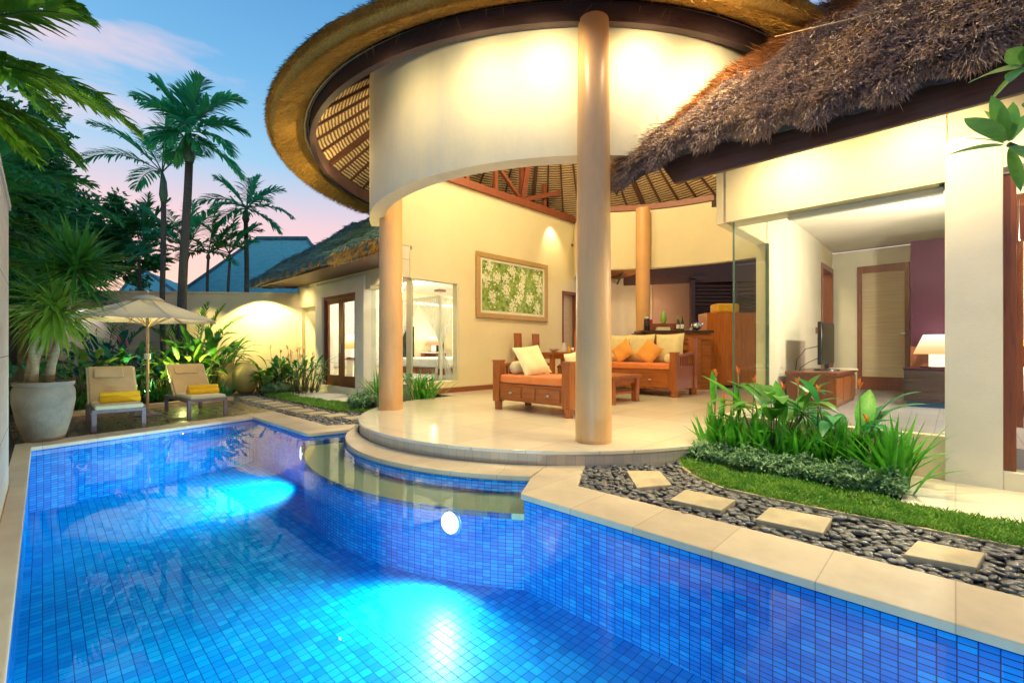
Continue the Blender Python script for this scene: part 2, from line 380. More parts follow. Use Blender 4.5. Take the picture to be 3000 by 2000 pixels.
# cloth and small things
def cloth(name, c1, c2=None, scale=8):
    t = NT(name); v = t.coords('Object'); n = t.noise(v, scale, 3); nb = t.noise(v, 260, 2); c2 = c2 or tuple(x*.88 for x in c1)
    wv = t.noise(v, 5, 3)
    t.pbr(t.ramp(n, [(.3,c1),(.7,c2)]), .85, t.bump(t.math('ADD', t.math('MULTIPLY', nb, .15), wv), .35, .02), spec=.2, sheen=.3); return t.m
M['orange_cloth'] = cloth('orange_cushion', (.84,.27,.07), (.74,.20,.05), 4); M['cream_cloth'] = cloth('cream_cushion', (.86,.76,.42)); M['orange2'] = cloth('apricot_cushion', (.90,.42,.09))
M['yellow_towel'] = cloth('yellow_towel', (.95,.55,.01)); M['sling'] = cloth('beige_sling', (.66,.49,.28)); M['seat_pad'] = cloth('cream_seat_pad', (.74,.68,.42))
M['canvas'] = cloth('parasol_canvas', (.66,.62,.60), (.60,.57,.56), 3); M['white_cloth'] = cloth('white_linen', (.85,.83,.80)); M['gold_cloth'] = cloth('golden_cushion', (.80,.42,.02))
def net():
    t = NT('sheer_net'); v = t.coords('Object', (14,14,1)); n = t.noise(v, 1.6, 3)
    p = t.n('ShaderNodeBsdfPrincipled'); p.inputs['Base Color'].default_value = (.88,.85,.78,1); p.inputs['Roughness'].default_value = .9
    tr = t.n('ShaderNodeBsdfTransparent'); mx = t.n('ShaderNodeMixShader'); t.l(t.ramp(n, [(.3,(.55,)*3),(.7,(.92,)*3)]), mx.inputs[0])
    t.l(tr.outputs[0], mx.inputs[1]); t.l(p.outputs[0], mx.inputs[2]); t.l(mx.outputs[0], t.out.inputs[0]); return t.m
M['net'] = net()
M['frame_grey'] = simple('mauve_grey_frame', (.22,.18,.22), (.17,.14,.17), 5, .45, .05)
M['pole'] = wood('parasol_pole', (.50,.36,.20), (.36,.24,.13), .45, 'Z')
M['black'] = simple('black_plastic', (.012,.012,.014), (.02,.02,.022), 5, .25, 0)
M['red_plastic'] = simple('red_plastic', (.45,.01,.02), None, 5, .25, 0)
M['chrome'] = simple('steel', (.7,.7,.68), (.6,.6,.6), 5, .22, 0, metal=1.0)
M['gold_frame'] = wood('gilt_frame', (.50,.33,.14), (.36,.22,.09), .4, 'X'); M['ivory'] = simple('ivory_mount', (.82,.78,.62), None, 5, .6, .05)
M['glass'] = glassmat('window_glass'); M['glass_edge'] = simple('glass_edge', (.10,.20,.14), None, 4, .15, 0)
M['blind'] = simple('bamboo_blind', (.66,.54,.38), (.50,.38,.26), 3, .7, .5, 20, (.6,.6,40))
M['slate'] = simple('blue_thatch_far', (.12,.46,.46), (.22,.60,.55), 5, .9, .6, 40, (1,1,5))
M['bottle'] = simple('dark_bottle', (.02,.03,.015), None, 5, .1, 0); M['label_white'] = simple('white_label', (.85,.84,.8), None, 5, .6, 0)
M['ceramic'] = simple('white_ceramic', (.85,.84,.8), None, 5, .2, 0); M['lime'] = simple('green_vase', (.25,.45,.06), None, 4, .3, 0)
M['orange_wall'] = simple('apricot_wall', (.62,.36,.22), (.55,.32,.22), 1.2, .7, .1, 40)
M['dark_glass'] = simple('dark_pane', (.012,.018,.015), None, 3, .08, 0)
M['blue_tile'] = simple('blue_skirting', (.01,.07,.18), None, 8, .3, .1)
# ---------------------------------------------------------------- world, camera
def make_world():
    w = bpy.data.worlds.new('World'); bpy.context.scene.world = w; w.use_nodes = True; nt = w.node_tree; nt.nodes.clear()
    N = nt.nodes.new; L = nt.links.new
    out = N('ShaderNodeOutputWorld'); bg = N('ShaderNodeBackground'); tc = N('ShaderNodeTexCoord'); sp = N('ShaderNodeSeparateXYZ')
    L(tc.outputs['Generated'], sp.inputs[0])
    r = N('ShaderNodeValToRGB'); e = r.color_ramp.elements
    st = [(0.0,(.10,.12,.16)), (.02,(.80,.62,.56)), (.12,(1.0,.58,.50)), (.235,(.80,.56,.62)), (.34,(.30,.55,.78)), (.47,(.15,.42,.73)), (.62,(.08,.29,.60)), (1.0,(.04,.16,.45))]
    while len(e) < len(st): e.new(.5)
    for i, (p, c) in enumerate(st): e[i].position = p; e[i].color = (*c, 1)
    L(sp.outputs[2], r.inputs[0])
    mp = N('ShaderNodeMapping'); mp.inputs['Scale'].default_value = (1.2,1.2,5.5); mp.inputs['Location'].default_value = (.35,.1,.2); L(tc.outputs['Generated'], mp.inputs[0])
    nz = N('ShaderNodeTexNoise'); nz.inputs['Scale'].default_value = 1.9; nz.inputs['Detail'].default_value = 6; nz.inputs['Roughness'].default_value = .55; L(mp.outputs[0], nz.inputs['Vector'])
    cr = N('ShaderNodeValToRGB'); cr.color_ramp.elements[0].position = .55; cr.color_ramp.elements[0].color = (0,0,0,1); cr.color_ramp.elements[1].position = .72; cr.color_ramp.elements[1].color = (.75,.75,.75,1)
    L(nz.outputs['Fac'], cr.inputs[0])
    mx = N('ShaderNodeMix'); mx.data_type = 'RGBA'; L(cr.outputs[0], mx.inputs[0]); L(r.outputs[0], mx.inputs[6]); mx.inputs[7].default_value = (.86,.62,.66,1)
    sk = N('ShaderNodeTexSky'); sk.sky_type = 'NISHITA'; sk.sun_disc = False; sk.sun_elevation = math.radians(1.5); sk.sun_rotation = math.radians(-60)
    ad = N('ShaderNodeMix'); ad.data_type = 'RGBA'; ad.blend_type = 'ADD'; ad.inputs[0].default_value = .03
    L(mx.outputs[2], ad.inputs[6]); L(sk.outputs[0], ad.inputs[7])
    L(ad.outputs[2], bg.inputs[0]); bg.inputs[1].default_value = SKY
    L(bg.outputs[0], out.inputs[0])
SKY = 0.9
make_world()
sc = bpy.context.scene
cam = bpy.data.cameras.new('camera'); co = bpy.data.objects.new('camera', cam); C.objects.link(co); sc.camera = co
co.location = (0,0,HC); co.rotation_euler = (PI/2,0,0); cam.lens = F/3000*36; cam.sensor_width = 36; cam.shift_y = 22/3000; cam.clip_start = .02; cam.clip_end = 400
sc.view_settings.view_transform = 'Standard'; sc.view_settings.look = 'None'; sc.view_settings.exposure = 0.32; sc.view_settings.gamma = 1
sc.cycles.use_denoising = True; sc.cycles.max_bounces = 7; sc.cycles.diffuse_bounces = 3; sc.cycles.glossy_bounces = 3; sc.cycles.transparent_max_bounces = 14; sc.cycles.transmission_bounces = 4
sc.cycles.caustics_reflective = False; sc.cycles.caustics_refractive = False; sc.cycles.sample_clamp_indirect = 4; sc.cycles.sample_clamp_direct = 0

def lamp(name, typ, loc, power, col=(1,.78,.45), size=.05, target=None, cone=100, blend=.6, label=None, cat='lamp'):
    d = bpy.data.lights.new(name, typ); d.energy = power; d.color = col
    if typ == 'AREA': d.size = size
    else: d.shadow_soft_size = size
    if typ == 'SPOT': d.spot_size = math.radians(cone); d.spot_blend = blend
    o = bpy.data.objects.new(name, d); C.objects.link(o); o.location = loc
    if target is not None:
        o.rotation_euler = (Vector(target)-Vector(loc)).to_track_quat('-Z', 'Y').to_euler()
    return o
WARM = (1.0,.80,.42); WARM2 = (1.0,.66,.30)

# ---------------------------------------------------------------- pool (villa frame: a to the right front, b towards the villa)
CC, RC = (-4.68,5.45), 2.90             # round coping lip
CR, RR = (-4.97,6.06), 3.12             # terrace
POOL = [(1.9,-.12), (-8.11,-.12), (-8.93,2.62), (-6.57,2.64), (-6.49,3.13)]
ang = lambda c, p: math.degrees(math.atan2(p[1]-c[1], p[0]-c[0]))
ARC = arc(CC, RC, ang(CC,(-6.49,3.13))+1, ang(CC,(-2.84,3.21))-1, 40)
POOL = POOL + ARC + [(-2.84,3.21), (-2.57,2.79), (1.9,2.82)]
SA0, SA1 = ang((-4.69,5.70),(-6.57,2.64)), ang((-4.69,5.70),(-2.57,2.79))
SHARC = arc((-4.69,5.70), 3.60, SA0, SA1, 40)
DEEP = [(1.9,-.12), (-8.11,-.12), (-8.93,2.62), (-6.57,2.64)] + SHARC[1:-1] + [(-2.57,2.79), (1.9,2.82)]
ZF, ZS, ZW = -.80, -.17, -.055
def uvwall(poly, z0, z1, flip=False):
    m = MB(); m.uv = []; u = 0
    for i in range(len(poly)-1):
        p, q = poly[i], poly[i+1]; L = math.hypot(q[0]-p[0], q[1]-p[1]); n = len(m.v)
        m.v += [(p[0],p[1],z0),(q[0],q[1],z0),(q[0],q[1],z1),(p[0],p[1],z1)]
        m.uv += [(u,z0),(u+L,z0),(u+L,z1),(u,z1)]; m.f.append((n,n+1,n+2,n+3)); u += L
    return m
def uvflat(m):
    m.uv = [(p[0],p[1]) for p in m.v]; return m
struct('pool_floor', uvflat(MB().prism(DEEP, ZF, ZF)), M['tile_floor'], RZ, kind='structure')
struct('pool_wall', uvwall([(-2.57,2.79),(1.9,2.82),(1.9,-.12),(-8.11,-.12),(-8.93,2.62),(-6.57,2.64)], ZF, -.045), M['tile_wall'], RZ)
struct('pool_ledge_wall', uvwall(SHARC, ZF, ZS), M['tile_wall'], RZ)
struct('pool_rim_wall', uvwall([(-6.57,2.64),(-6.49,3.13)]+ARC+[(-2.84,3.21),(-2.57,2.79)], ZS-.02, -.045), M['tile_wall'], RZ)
m = MB().prism([(-6.57,2.64)]+ARC+[(-2.84,3.21),(-2.57,2.79)]+SHARC[::-1][1:-1], ZS-.05, ZS)
struct('pool_ledge', uvflat(m), M['shelf'], RZ)
def water():
    t = NT('pool_water'); tc = t.coords('Object'); n1 = t.noise(tc, 1.6, 3, .5); n2 = t.noise(tc, 7, 2, .5)
    h = t.math('ADD', n1, t.math('MULTIPLY', n2, .12)); nb = t.bump(h, .022, .1)
    fr = t.n('ShaderNodeFresnel'); fr.inputs[0].default_value = 1.22; t.l(nb, fr.inputs['Normal'])
    tr = t.n('ShaderNodeBsdfTransparent'); tr.inputs[0].default_value = (.86,.98,1,1)
    gl = t.n('ShaderNodeBsdfGlossy'); gl.inputs['Roughness'].default_value = .004; t.l(nb, gl.inputs['Normal'])
    mx = t.n('ShaderNodeMixShader'); t.l(fr.outputs[0], mx.inputs[0]); t.l(tr.outputs[0], mx.inputs[1]); t.l(gl.outputs[0], mx.inputs[2]); t.l(mx.outputs[0], t.out.inputs[0]); return t.m
M['water'] = water()
struct('water', MB().prism(POOL, ZW, ZW), M['water'], RZ)

# ground sheet with the pool cut out
def off_out(p, c, d): return p
HOLE = [(2.0,-.16), (-8.15,-.16), (-8.99,2.70), (-6.66,2.72), (-6.5,3.25)] + arc(CC, RC-.06, ang(CC,(-6.4,3.2)), ang(CC,(-2.95,3.25)), 24) + [(-2.80,3.25), (-2.5,2.86), (2.0,2.88)]
g = MB().prism([(-150,-150),(150,-150),(150,150),(-150,150)], -.052, -.052, holes=[HOLE])
struct('ground', g, M['ground'], RZ)

# coping: flat stones, 5 cm thick, overhanging the tiles by 2.5 cm
o = .025
def coping(name, poly, uv=None, mat='coping'):
    m = MB().prism(poly, -.048, 0.0)
    m.uv = [uv(p) for p in m.v] if uv else [(p[0],p[1]) for p in m.v]
    return struct(name, m, M[mat], RZ, bevel=.006)
coping('pool_coping_side', [(-2.59,2.79-o),(1.9,2.82-o),(1.9,3.33),(-2.38,3.28),(-2.76,3.93),(-3.02,3.62),(-2.85,3.19)], None, 'coping_joint')
RI = arc(CC, RC-o, ang(CC,(-6.55,3.22)), ang(CC,(-2.86,3.18)), 48); RO = arc(CR, RR+.01, ang(CR,(-6.83,3.57)), ang(CR,(-3.03,3.62)), 48)
coping('pool_coping_round', RI+RO[::-1], lambda p: (math.atan2(p[1]-CC[1], p[0]-CC[0])*3.1, math.hypot(p[0]-CC[0], p[1]-CC[1])), 'coping_joint')
coping('pool_coping_corner', [(-8.93,2.62-o),(-6.60,2.64-o),(-6.50,3.19),(-6.87,3.55),(-7.10,3.12),(-9.50,3.12)], None, 'coping_joint')
coping('pool_coping_deck', [(-8.11+o,-.12),(-8.93+o,2.62-o),(-9.50,3.118),(-9.34,2.62),(-8.50,-.24)], lambda p: (p[1], p[0]), 'coping_joint')
coping('pool_coping_wall', [(1.9,-.12+o),(-8.08,-.12+o),(-8.497,-.242),(-5.97,-.242),(-5.97,-.206),(1.9,-.206)])
coping('pool_coping_near', [(1.9-o,-.1),(2.4,-.1),(2.4,2.78),(1.9-o,2.78)])

# terrace: a single step of stone tiles under polished limestone, round in front
tcirc = arc(CR, RR, ang(CR,(-8.05,6.5)), ang(CR,(-1.90,6.5)), 72)
tcirc = [(CR[0]+RR*cos(math.radians(t)), CR[1]+RR*sin(math.radians(t))) for t in [172+i*(368-172)/80 for i in range(81)]]
TP = [(-8.73,6.49)] + tcirc + [(-1.96,6.4),(-1.96,16.5),(-8.73,16.5)]
TP = tcirc + [(-1.80,16.5),(-8.73,16.5),(-8.73,6.5)]
rz = uvwall([(CR[0]+(RR-.015)*cos(math.radians(172+i*196/80)), CR[1]+(RR-.015)*sin(math.radians(172+i*196/80))) for i in range(81)], -.05, .118)
struct('terrace_riser', rz, M['step_tile'], RZ)
struct('terrace_floor', MB().prism(TP, .115, .15), M['terrace'], RZ, bevel=.008)
struct('dining_platform', MB().prism([(-8.72,8.25),(-6.35,8.25),(-6.35,11.6),(-8.72,11.6)], .152, .34), M['terrace'], RZ)

# gravel strips: bed, pebbles, stepping stones
def inside(p, poly):
    x, y = p; r = False; n = len(poly)
    for i in range(n):
        x0, y0 = poly[i]; x1, y1 = poly[(i+1)%n]
        if (y0 > y) != (y1 > y) and x < (x1-x0)*(y-y0)/(y1-y0)+x0: r = not r
    return r
CURVE = [(-2.12,4.80),(-1.98,4.52),(-1.75,4.28),(-1.46,4.11),(-1.1,4.08),(-.74,4.08),(-.16,4.11),(.3,4.13),(2.4,4.2)]
ring_r = [q for q in arc(CR, RR, ang(CR,(-2.76,3.95)), ang(CR,(-1.98,5.1)), 8)]
PEB_R = [(2.4,3.33),(-2.38,3.28),(-2.74,3.92)] + ring_r + CURVE
PEB_L = [(-7.10,3.12),(-9.5,3.12),(-13.4,3.15),(-13.9,3.3),(-13.9,4.0),(-12.6,3.96),(-10.0,3.95),(-8.6,3.95),(-8.0,4.28),(-7.7,4.45)] + arc(CR, RR, ang(CR,(-7.7,4.5)), ang(CR,(-6.9,3.6)), 5)
struct('gravel_bed', MB().prism(PEB_R, -.045, -.03), M['gravel_bed'], RZ, kind='structure')
struct('gravel_bed', MB().prism(PEB_L, -.045, -.03), M['gravel_bed'], RZ, kind='structure')
ST = []
def stone(pts, label, grp, h=.03):
    c = (sum(p[0] for p in pts)/4, sum(p[1] for p in pts)/4)
    ar = sum(pts[i][0]*pts[(i+1)%4][1]-pts[(i+1)%4][0]*pts[i][1] for i in range(4))
    if ar < 0: pts = pts[::-1]
    ab = AB(*c); ST.append((ab[0], ab[1], pts))
    m = MB().prism([(p[0]-c[0], p[1]-c[1]) for p in pts], -.03, h-.012)
    o = m.build('stepping_stone', M['stone'], bevel=.006); o.location = (c[0], c[1], 0)
    tag(o, label, 'stepping stone', grp)
def stpx(cs, label): stone([G(x, y, .018)[:2] for x, y in cs], label, 'stepping stones across the near pebbles')
stpx([(1835,1377),(1932,1378),(1968,1418),(1866,1427)], 'yellowish square stepping stone nearest the round terrace step')
stpx([(1962,1462),(2009,1432),(2155,1463),(2113,1494)], 'second stepping stone from the terrace, in dark pebbles beside the lawn curve')
stpx([(2213,1519),(2255,1483),(2438,1516),(2411,1560)], 'third stepping stone from the terrace, pale, with a dark nick on its left corner')
stpx([(2646,1622),(2688,1581),(2885,1618),(2862,1661)], 'stepping stone closest to the photo\'s right edge, farthest from the terrace')
LS = [(1120,1226),(1010,1226),(960,1226)]
ls = [(-7.45,3.80),(-7.98,3.66),(-8.5,3.55),(-9.05,3.5),(-9.6,3.48),(-10.2,3.5),(-10.8,3.52),(-11.4,3.5),(-12.0,3.5),(-12.6,3.55)]
nm = ['touching the round terrace step', 'second from the terrace column', 'third from the terrace column', 'fourth from the terrace column', 'fifth from the terrace column', 'beside the pool corner coping', 'beside the wooden deck corner', 'beside the deck behind the right lounger', 'near the green lawn tip', 'farthest, by the ochre urns']
for (a, b), n in zip(ls, nm):
    pts = [W(a+dx, b+dy)[:2] for dx, dy in ((-.17,-.19),(.17,-.19),(.17,.19),(-.17,.19))]
    stone(pts, 'pale stepping stone on the far path, '+n, 'stepping stones along the far garden path')
ICO = None
def ico():
    import bmesh
    bm = bmesh.new(); bmesh.ops.create_icosphere(bm, subdivisions=2, radius=1)
    v = [tuple(x.co) for x in bm.verts]; f = [tuple(x.index for x in q.verts) for q in bm.faces]; bm.free(); return v, f
IV, IF = ico()
def pebbles(poly, n, rmin, rmax, label):
    m = MB(); xs = [p[0] for p in poly]; ys = [p[1] for p in poly]; done = 0; rnd = random.Random(len(poly)*n); tries = 0; near = [q for q in ST]
    cell = rmin*1.72; cands = []; j = 0; yy = min(ys)
    while yy < max(ys):
        xx = min(xs)+(j % 2)*cell*.6
        while xx < min(max(xs), 1.0): cands.append((xx+rnd.gauss(0,cell*.2), yy+rnd.gauss(0,cell*.16))); xx += cell*1.25
        yy += cell*.86; j += 1
    for k_ in range(int(len(cands)*.12)): cands.append((rnd.uniform(min(xs), min(max(xs), 1.0)), rnd.uniform(min(ys), max(ys)), .014))
    for cd in cands:
        a, b = cd[0], cd[1]; zup = cd[2] if len(cd) > 2 else 0
        if not inside((a,b), poly): continue
        wx, wy, _ = W(a, b)
        if any(abs(q[0]-a) < .5 and abs(q[1]-b) < .5 and inside((wx, wy), q[2]) for q in near): continue
        r = rnd.uniform(rmin*.8, rmax*.9)*(1.35 if rnd.random() < .06 else 1); s = (r*rnd.uniform(.85,1.15), r*rnd.uniform(.6,.8), r*rnd.uniform(.3,.42))
        t = rnd.uniform(0, PI) if rnd.random() < .4 else rnd.gauss(0,.4); ct, st = cos(t), sin(t); tx, ty = rnd.gauss(0,.10), rnd.gauss(0,.10); z = rnd.uniform(-.022,-.010)+zup
        vs = [(a+s[0]*x*ct-s[1]*y*st, b+s[0]*x*st+s[1]*y*ct, z+s[2]*zz+tx*s[0]*x+ty*s[1]*y) for x, y, zz in IV]
        m.add(vs, IF); done += 1
    o = struct('pebbles', m, M['pebble'], RZ, label=label, kind='stuff', smooth=True); return o
pebbles(PEB_R, 1900, .034, .052, 'dark grey river pebbles packed around the near stepping stones')
pebbles(PEB_L, 1500, .034, .05, 'dark river pebbles packed around the far stepping stones')
# kerb strip between pebbles and lawn
m = MB()
for i in range(len(CURVE)-1): m.bar((CURVE[i][0],CURVE[i][1],-.02),(CURVE[i+1][0],CURVE[i+1][1],-.02), .03, .05)
struct('lawn_kerb', m, M['stone'], RZ)
# planting beds of earth
BED_R = ring_r[3:] + CURVE[0:1] + [(-2.05,4.75),(-1.8,4.6),(-.30,4.62),(-.31,5.60),(-.06,5.72),(-1.9,5.72),(-1.88,5.6)]
LAWN_R = CURVE + [(2.4,4.62),(-.31,4.62),(-.6,4.9),(-1.0,4.98),(-1.55,5.0),(-2.05,4.95)]
struct('planting_bed', MB().prism([(-2.1,4.75),(-1.5,4.5),(-.31,4.6),(-.31,5.72),(-1.9,5.74),(-1.93,5.3)], -.045, .0), M['earth'], RZ)
struct('planting_bed', MB().prism([(-8.73,4.5),(-7.9,4.3),(-7.75,4.6),(-8.05,5.6),(-8.1,6.4),(-8.72,6.4),(-8.74,5.74),(-10.5,5.74),(-10.5,4.4)], -.045, .0), M['earth'], RZ)
struct('planting_bed', MB().prism([(-13.2,4.0),(-13.2,5.7),(-17,5.74),(-19,5.0),(-14.2,4.0)], -.045, .0), M['earth'], RZ)
struct('lawn_soil', MB().prism(LAWN_R, -.045, -.005), M['earth'], RZ)
LAWN_L = [(-7.95,4.30),(-8.6,3.97),(-10.0,3.97),(-12.6,3.98),(-13.2,4.1),(-12.9,4.6),(-11.5,4.42),(-10.2,4.6),(-9.2,4.75),(-8.3,4.7)]
struct('lawn_soil', MB().prism(LAWN_L, -.045, -.005), M['earth'], RZ)
def grass(poly, n, h, label, mats=('grass','grass_dry'), amax=1.0, dry=None):
    rnd = random.Random(n); xs = [p[0] for p in poly]; ys = [p[1] for p in poly]
    m = MB(); k = 0
    while k < n:
        a = rnd.uniform(min(xs), min(max(xs), amax)); b = rnd.uniform(min(ys), max(ys))
        if not inside((a,b), poly): continue
        k += 1; c = .5+.5*sin(a*7.1+b*3.3)*sin(b*9+a*2)
        if c < .12 and rnd.random() < .6: continue
        for q in range(4):
            t = rnd.uniform(0, 2*PI); e = rnd.uniform(.15,1.1); d = (cos(t)*cos(e), sin(t)*cos(e), sin(e))
            m.blade((a+rnd.gauss(0,.008), b+rnd.gauss(0,.008), rnd.uniform(-.01,.018)), d, h*rnd.uniform(.5,1.1)*(.6+.7*c), rnd.uniform(.005,.010))
    return struct('lawn', m, M[mats[0]], RZ, label=label, kind='stuff')
grass(LAWN_R, 8500, .05, 'low carpet grass between the pebbles and the dusty shrubs')
grass(LAWN_L, 6500, .07, 'green grass strip along the far stepping stone path')
# stone aprons in front of the two bedroom doors
struct('door_apron', MB().prism([(-.31,4.62),(2.6,4.62),(2.6,5.74),(-.31,5.74)], -.045, .004), M['apron'], RZ)
struct('door_apron', MB().prism([(-13.2,4.45),(-11.4,4.45),(-9.9,4.75),(-10.2,5.74),(-13.3,5.74)], -.045, .004), M['apron'], RZ)
# deck
DK = [(-8.50,-.24),(-9.34,2.62),(-9.50,3.12),(-12.3,3.12),(-11.30,.2),(-11.2,-.4)]
md = MB().prism(DK, -.045, -.006)
struct('wooden_deck', md, M['deck'], RZ+0.0)
struct('deck_kerb', MB().bar((-12.35,3.14,.02),(-11.28,.0,.02),.14,.12), M['coping'], RZ)
# ---------------------------------------------------------------- living pavilion (world frame)
BC, BR = (.87,10.0), 4.85               # ring beam
pav = thing('living_pavilion', 'round open living pavilion with curved cream wall under a large thatched roof', 'pavilion', (BC[0],BC[1],.15))
PO = (BC[0],BC[1],.15)
def ppart(name, mb, mat, parent=None, **kw):
    return mb.build(name, mat, parent or pav, off=PO if parent is None or parent is pav else PO, **kw)
RZ0, SL = 5.17, .80
def roof_in(x, y): return RZ0+(4.80-min(4.8, math.hypot(x-BC[0], y-BC[1])))*SL
# columns
for (x, y, r0, r1) in ((.93,5.21,.205,.172),(-2.12,7.99,.205,.185),(3.60,12.55,.19,.19)):
    zt = 4.93 if y < 12 else 5.05
    ppart('column', MB().lathe([(r0,.15),(r0,.25),(r0*.99,1.0),((r0+r1)/2,3),(r1,zt)], 48, (x,y,0)), M['column'], smooth=40)
# drum wall
DC, DR = (1.02,8.94), 3.64
def wallring(c, r_out, th, a0, a1, z0, ztop, n=90, rnd=False):
    m = MB(); rows = []
    for i in range(n+1):
        t = math.radians(a0+(a1-a0)*i/n)
        for r in (r_out, r_out-th):
            x, y = c[0]+r*cos(t), c[1]+r*sin(t); rows.append((x,y))
    nn = len(rows); vs = [(x,y,z0) for x, y in rows]+[(x,y,ztop(x,y)) for x, y in rows]; fs = []
    for i in range(n):
        o0, i0, o1, i1 = 2*i, 2*i+1, 2*i+2, 2*i+3
        fs += [(o0,o1,o1+nn,o0+nn), (i1,i0,i0+nn,i1+nn), (o0,i0,i1,o1), (o0+nn,o1+nn,i1+nn,i0+nn)]
    fs += [(0,nn,nn+1,1), (2*n,2*n+1,2*n+1+nn,2*n+nn)]
    m.add(vs, fs); return m
top = lambda x, y: max(5.0, roof_in(x,y)-.02)
dm = wallring(DC, DR, .24, 189, 336, 3.45, top)
ppart('curved_wall', dm, M['plaster'], smooth=40)
# back curved wall above the bar opening
bm_ = wallring((2.33,8.19), 4.93, .2, 22, 93, 3.45, lambda x, y: 5.06)
ppart('back_wall', bm_, M['plaster_in'], smooth=40)
ppart('back_wall', MB().box(-.1,.1,-1.0,1.0,3.45,5.06, Matrix.Translation((2.05,13.9,0))), M['plaster'])
mb = wallring((2.33,8.19), 4.95, .26, 22, 93, 5.07, lambda x, y: 5.22); ppart('inner_beam', mb, M['red_beam'], smooth=40)
# straight painting wall (villa frame a=-8.73): a low part with the corner opening, a high part up to the beam
wl = MB()
def vbox(m, a0, a1, b0, b1, z0, z1):
    n = len(m.v); m.box(a0,a1,b0,b1,z0,z1)
    for i in range(n, len(m.v)): m.v[i] = W(*m.v[i])
    return m
A8 = -8.73
wl.prism([(5.76,.15),(11.2,.15),(11.2,3.0),(11.95,3.0),(11.95,.15),(13.6,.15),(13.6,5.2),(5.25,5.2),(5.25,3.5),(5.76,3.5)], A8-.22, A8, holes=[[(5.78,.43),(7.1,.43),(7.1,2.79),(5.78,2.79)]])
wl.v = [W(z, x, y) for x, y, z in wl.v]
ppart('painting_wall', wl, M['plaster_in'])
rw = vbox(MB(), A8-.24, A8-.02, 5.27, 5.74, 2.79, 3.5); ppart('wall_return', rw, M['white_plaster'])
ppart('skirting', vbox(MB(), A8, A8+.02, 5.8, 11.1, .15, .27), M['red_beam'])
ppart('roof_beam', vbox(MB(), A8-.25, A8+.1, 5.2, 13.6, 5.2, 5.38), M['red_beam'])
po = MB()
for b in (6.4,7.4,8.4,9.4,10.4): 
    x, y, _ = W(A8-.05, b); vbox(po, A8-.1, A8, b-.05, b+.05, 5.38, min(roof_in(x,y)-.05, 7.2))
p0 = W(A8-.05,9.4,5.4); p1 = W(A8-.05,7.5,6.8); po.bar(p0, p1, .09,.09)
po.bar(W(A8-.05,9.45,5.4), (BC[0],BC[1],8.4), .13,.16); po.bar(W(A8-.05,9.45,5.4), W(A8+.3,12.2,6.4), .09,.12)
ppart('truss_post', po, M['red_beam'])
# ring beam + roof
rb = wallring(BC, BR, .09, 0, 360, 4.90, lambda x, y: 5.17, 120); ppart('ring_beam', rb, M['beam'], smooth=40)
def cone_sheet(c, r0, z0, r1, z1, n=120, rings=14):
    m = MB(); m.uv = []
    for j in range(rings+1):
        t = j/rings; r = r0+(r1-r0)*t; z = z0+(z1-z0)*t
        for i in range(n):
            q = 2*PI*i/n; m.v.append((c[0]+r*cos(q), c[1]+r*sin(q), z)); m.uv.append((4.0*q, t*math.hypot(r1-r0, z1-z0)))
    for j in range(rings):
        for i in range(n): m.f.append((j*n+i, (j+1)*n+i, (j+1)*n+(i+1)%n, j*n+(i+1)%n))
    return m
apex = RZ0+4.8*SL
ppart('roof_lining', cone_sheet(BC, 4.95, RZ0-.12, .05, apex), M['lining'], smooth=True)
rf = MB()
for i in range(56):
    q = 2*PI*(i+.5)/56
    if i % 7 == 0: w, h = .11, .14
    else: w, h = .045, .05
    rf.bar((BC[0]+4.78*cos(q), BC[1]+4.78*sin(q), RZ0+.0), (BC[0]+.15*cos(q), BC[1]+.15*sin(q), apex-.16), w, h)
ppart('rafter', rf, M['fascia'])
# thatch body: lining lip -> cut end -> outer slope
prof = [(4.90,5.20),(5.10,5.11),(5.34,4.95),(5.44,4.98),(5.47,5.08),(5.30,5.26),(4.6,5.80),(3.2,6.80),(1.6,8.15),(.0,9.75)]
rnd = random.Random(3)
def rough_lathe(prof, c, n, amp):
    m = MB(); 
    for j, (r, z) in enumerate(prof):
        for i in range(n):
            q = 2*PI*i/n; k = amp*(.5*sin(q*9+j)+.5*sin(q*23+j*2.1)+rnd.uniform(-1,1)*.7)*(1 if 1 <= j <= 6 else .3)
            m.v.append((c[0]+(r+k)*cos(q), c[1]+(r+k)*sin(q), z+k*.6))
    for j in range(len(prof)-1):
        for i in range(n): m.f.append((j*n+i, j*n+(i+1)%n, (j+1)*n+(i+1)%n, (j+1)*n+i))
    return m
th = ppart('thatch', rough_lathe(prof, BC, 220, .02), M['thatch_base'], smooth=True)
st = MB()
for i in range(42000):                 # cut ends of the straw under the eave, radial
    q = rnd.uniform(PI*.86, PI*1.80); t = rnd.random(); r = 4.90+.46*t; z = 5.135-.27*t-.018
    d = vnorm((cos(q)+rnd.gauss(0,.16), sin(q)+rnd.gauss(0,.16), -.62+rnd.gauss(0,.12)))
    st.blade((BC[0]+r*cos(q), BC[1]+r*sin(q), z), d, rnd.uniform(.05,.12), rnd.uniform(.004,.009), side=(-sin(q)+rnd.gauss(0,.3), cos(q)+rnd.gauss(0,.3), rnd.gauss(0,.3)))
for i in range(15000):                 # outer cut face
    q = rnd.uniform(PI*.82, PI*1.84); t = rnd.random()
    st.blade((BC[0]+(5.49-.03*t)*cos(q), BC[1]+(5.49-.03*t)*sin(q), 5.07-.13*t), vnorm((cos(q)*.6+rnd.gauss(0,.25), sin(q)*.6+rnd.gauss(0,.25), -.7)), rnd.uniform(.05,.10), rnd.uniform(.005,.01), side=(-sin(q)+rnd.gauss(0,.3), cos(q), rnd.gauss(0,.3)))
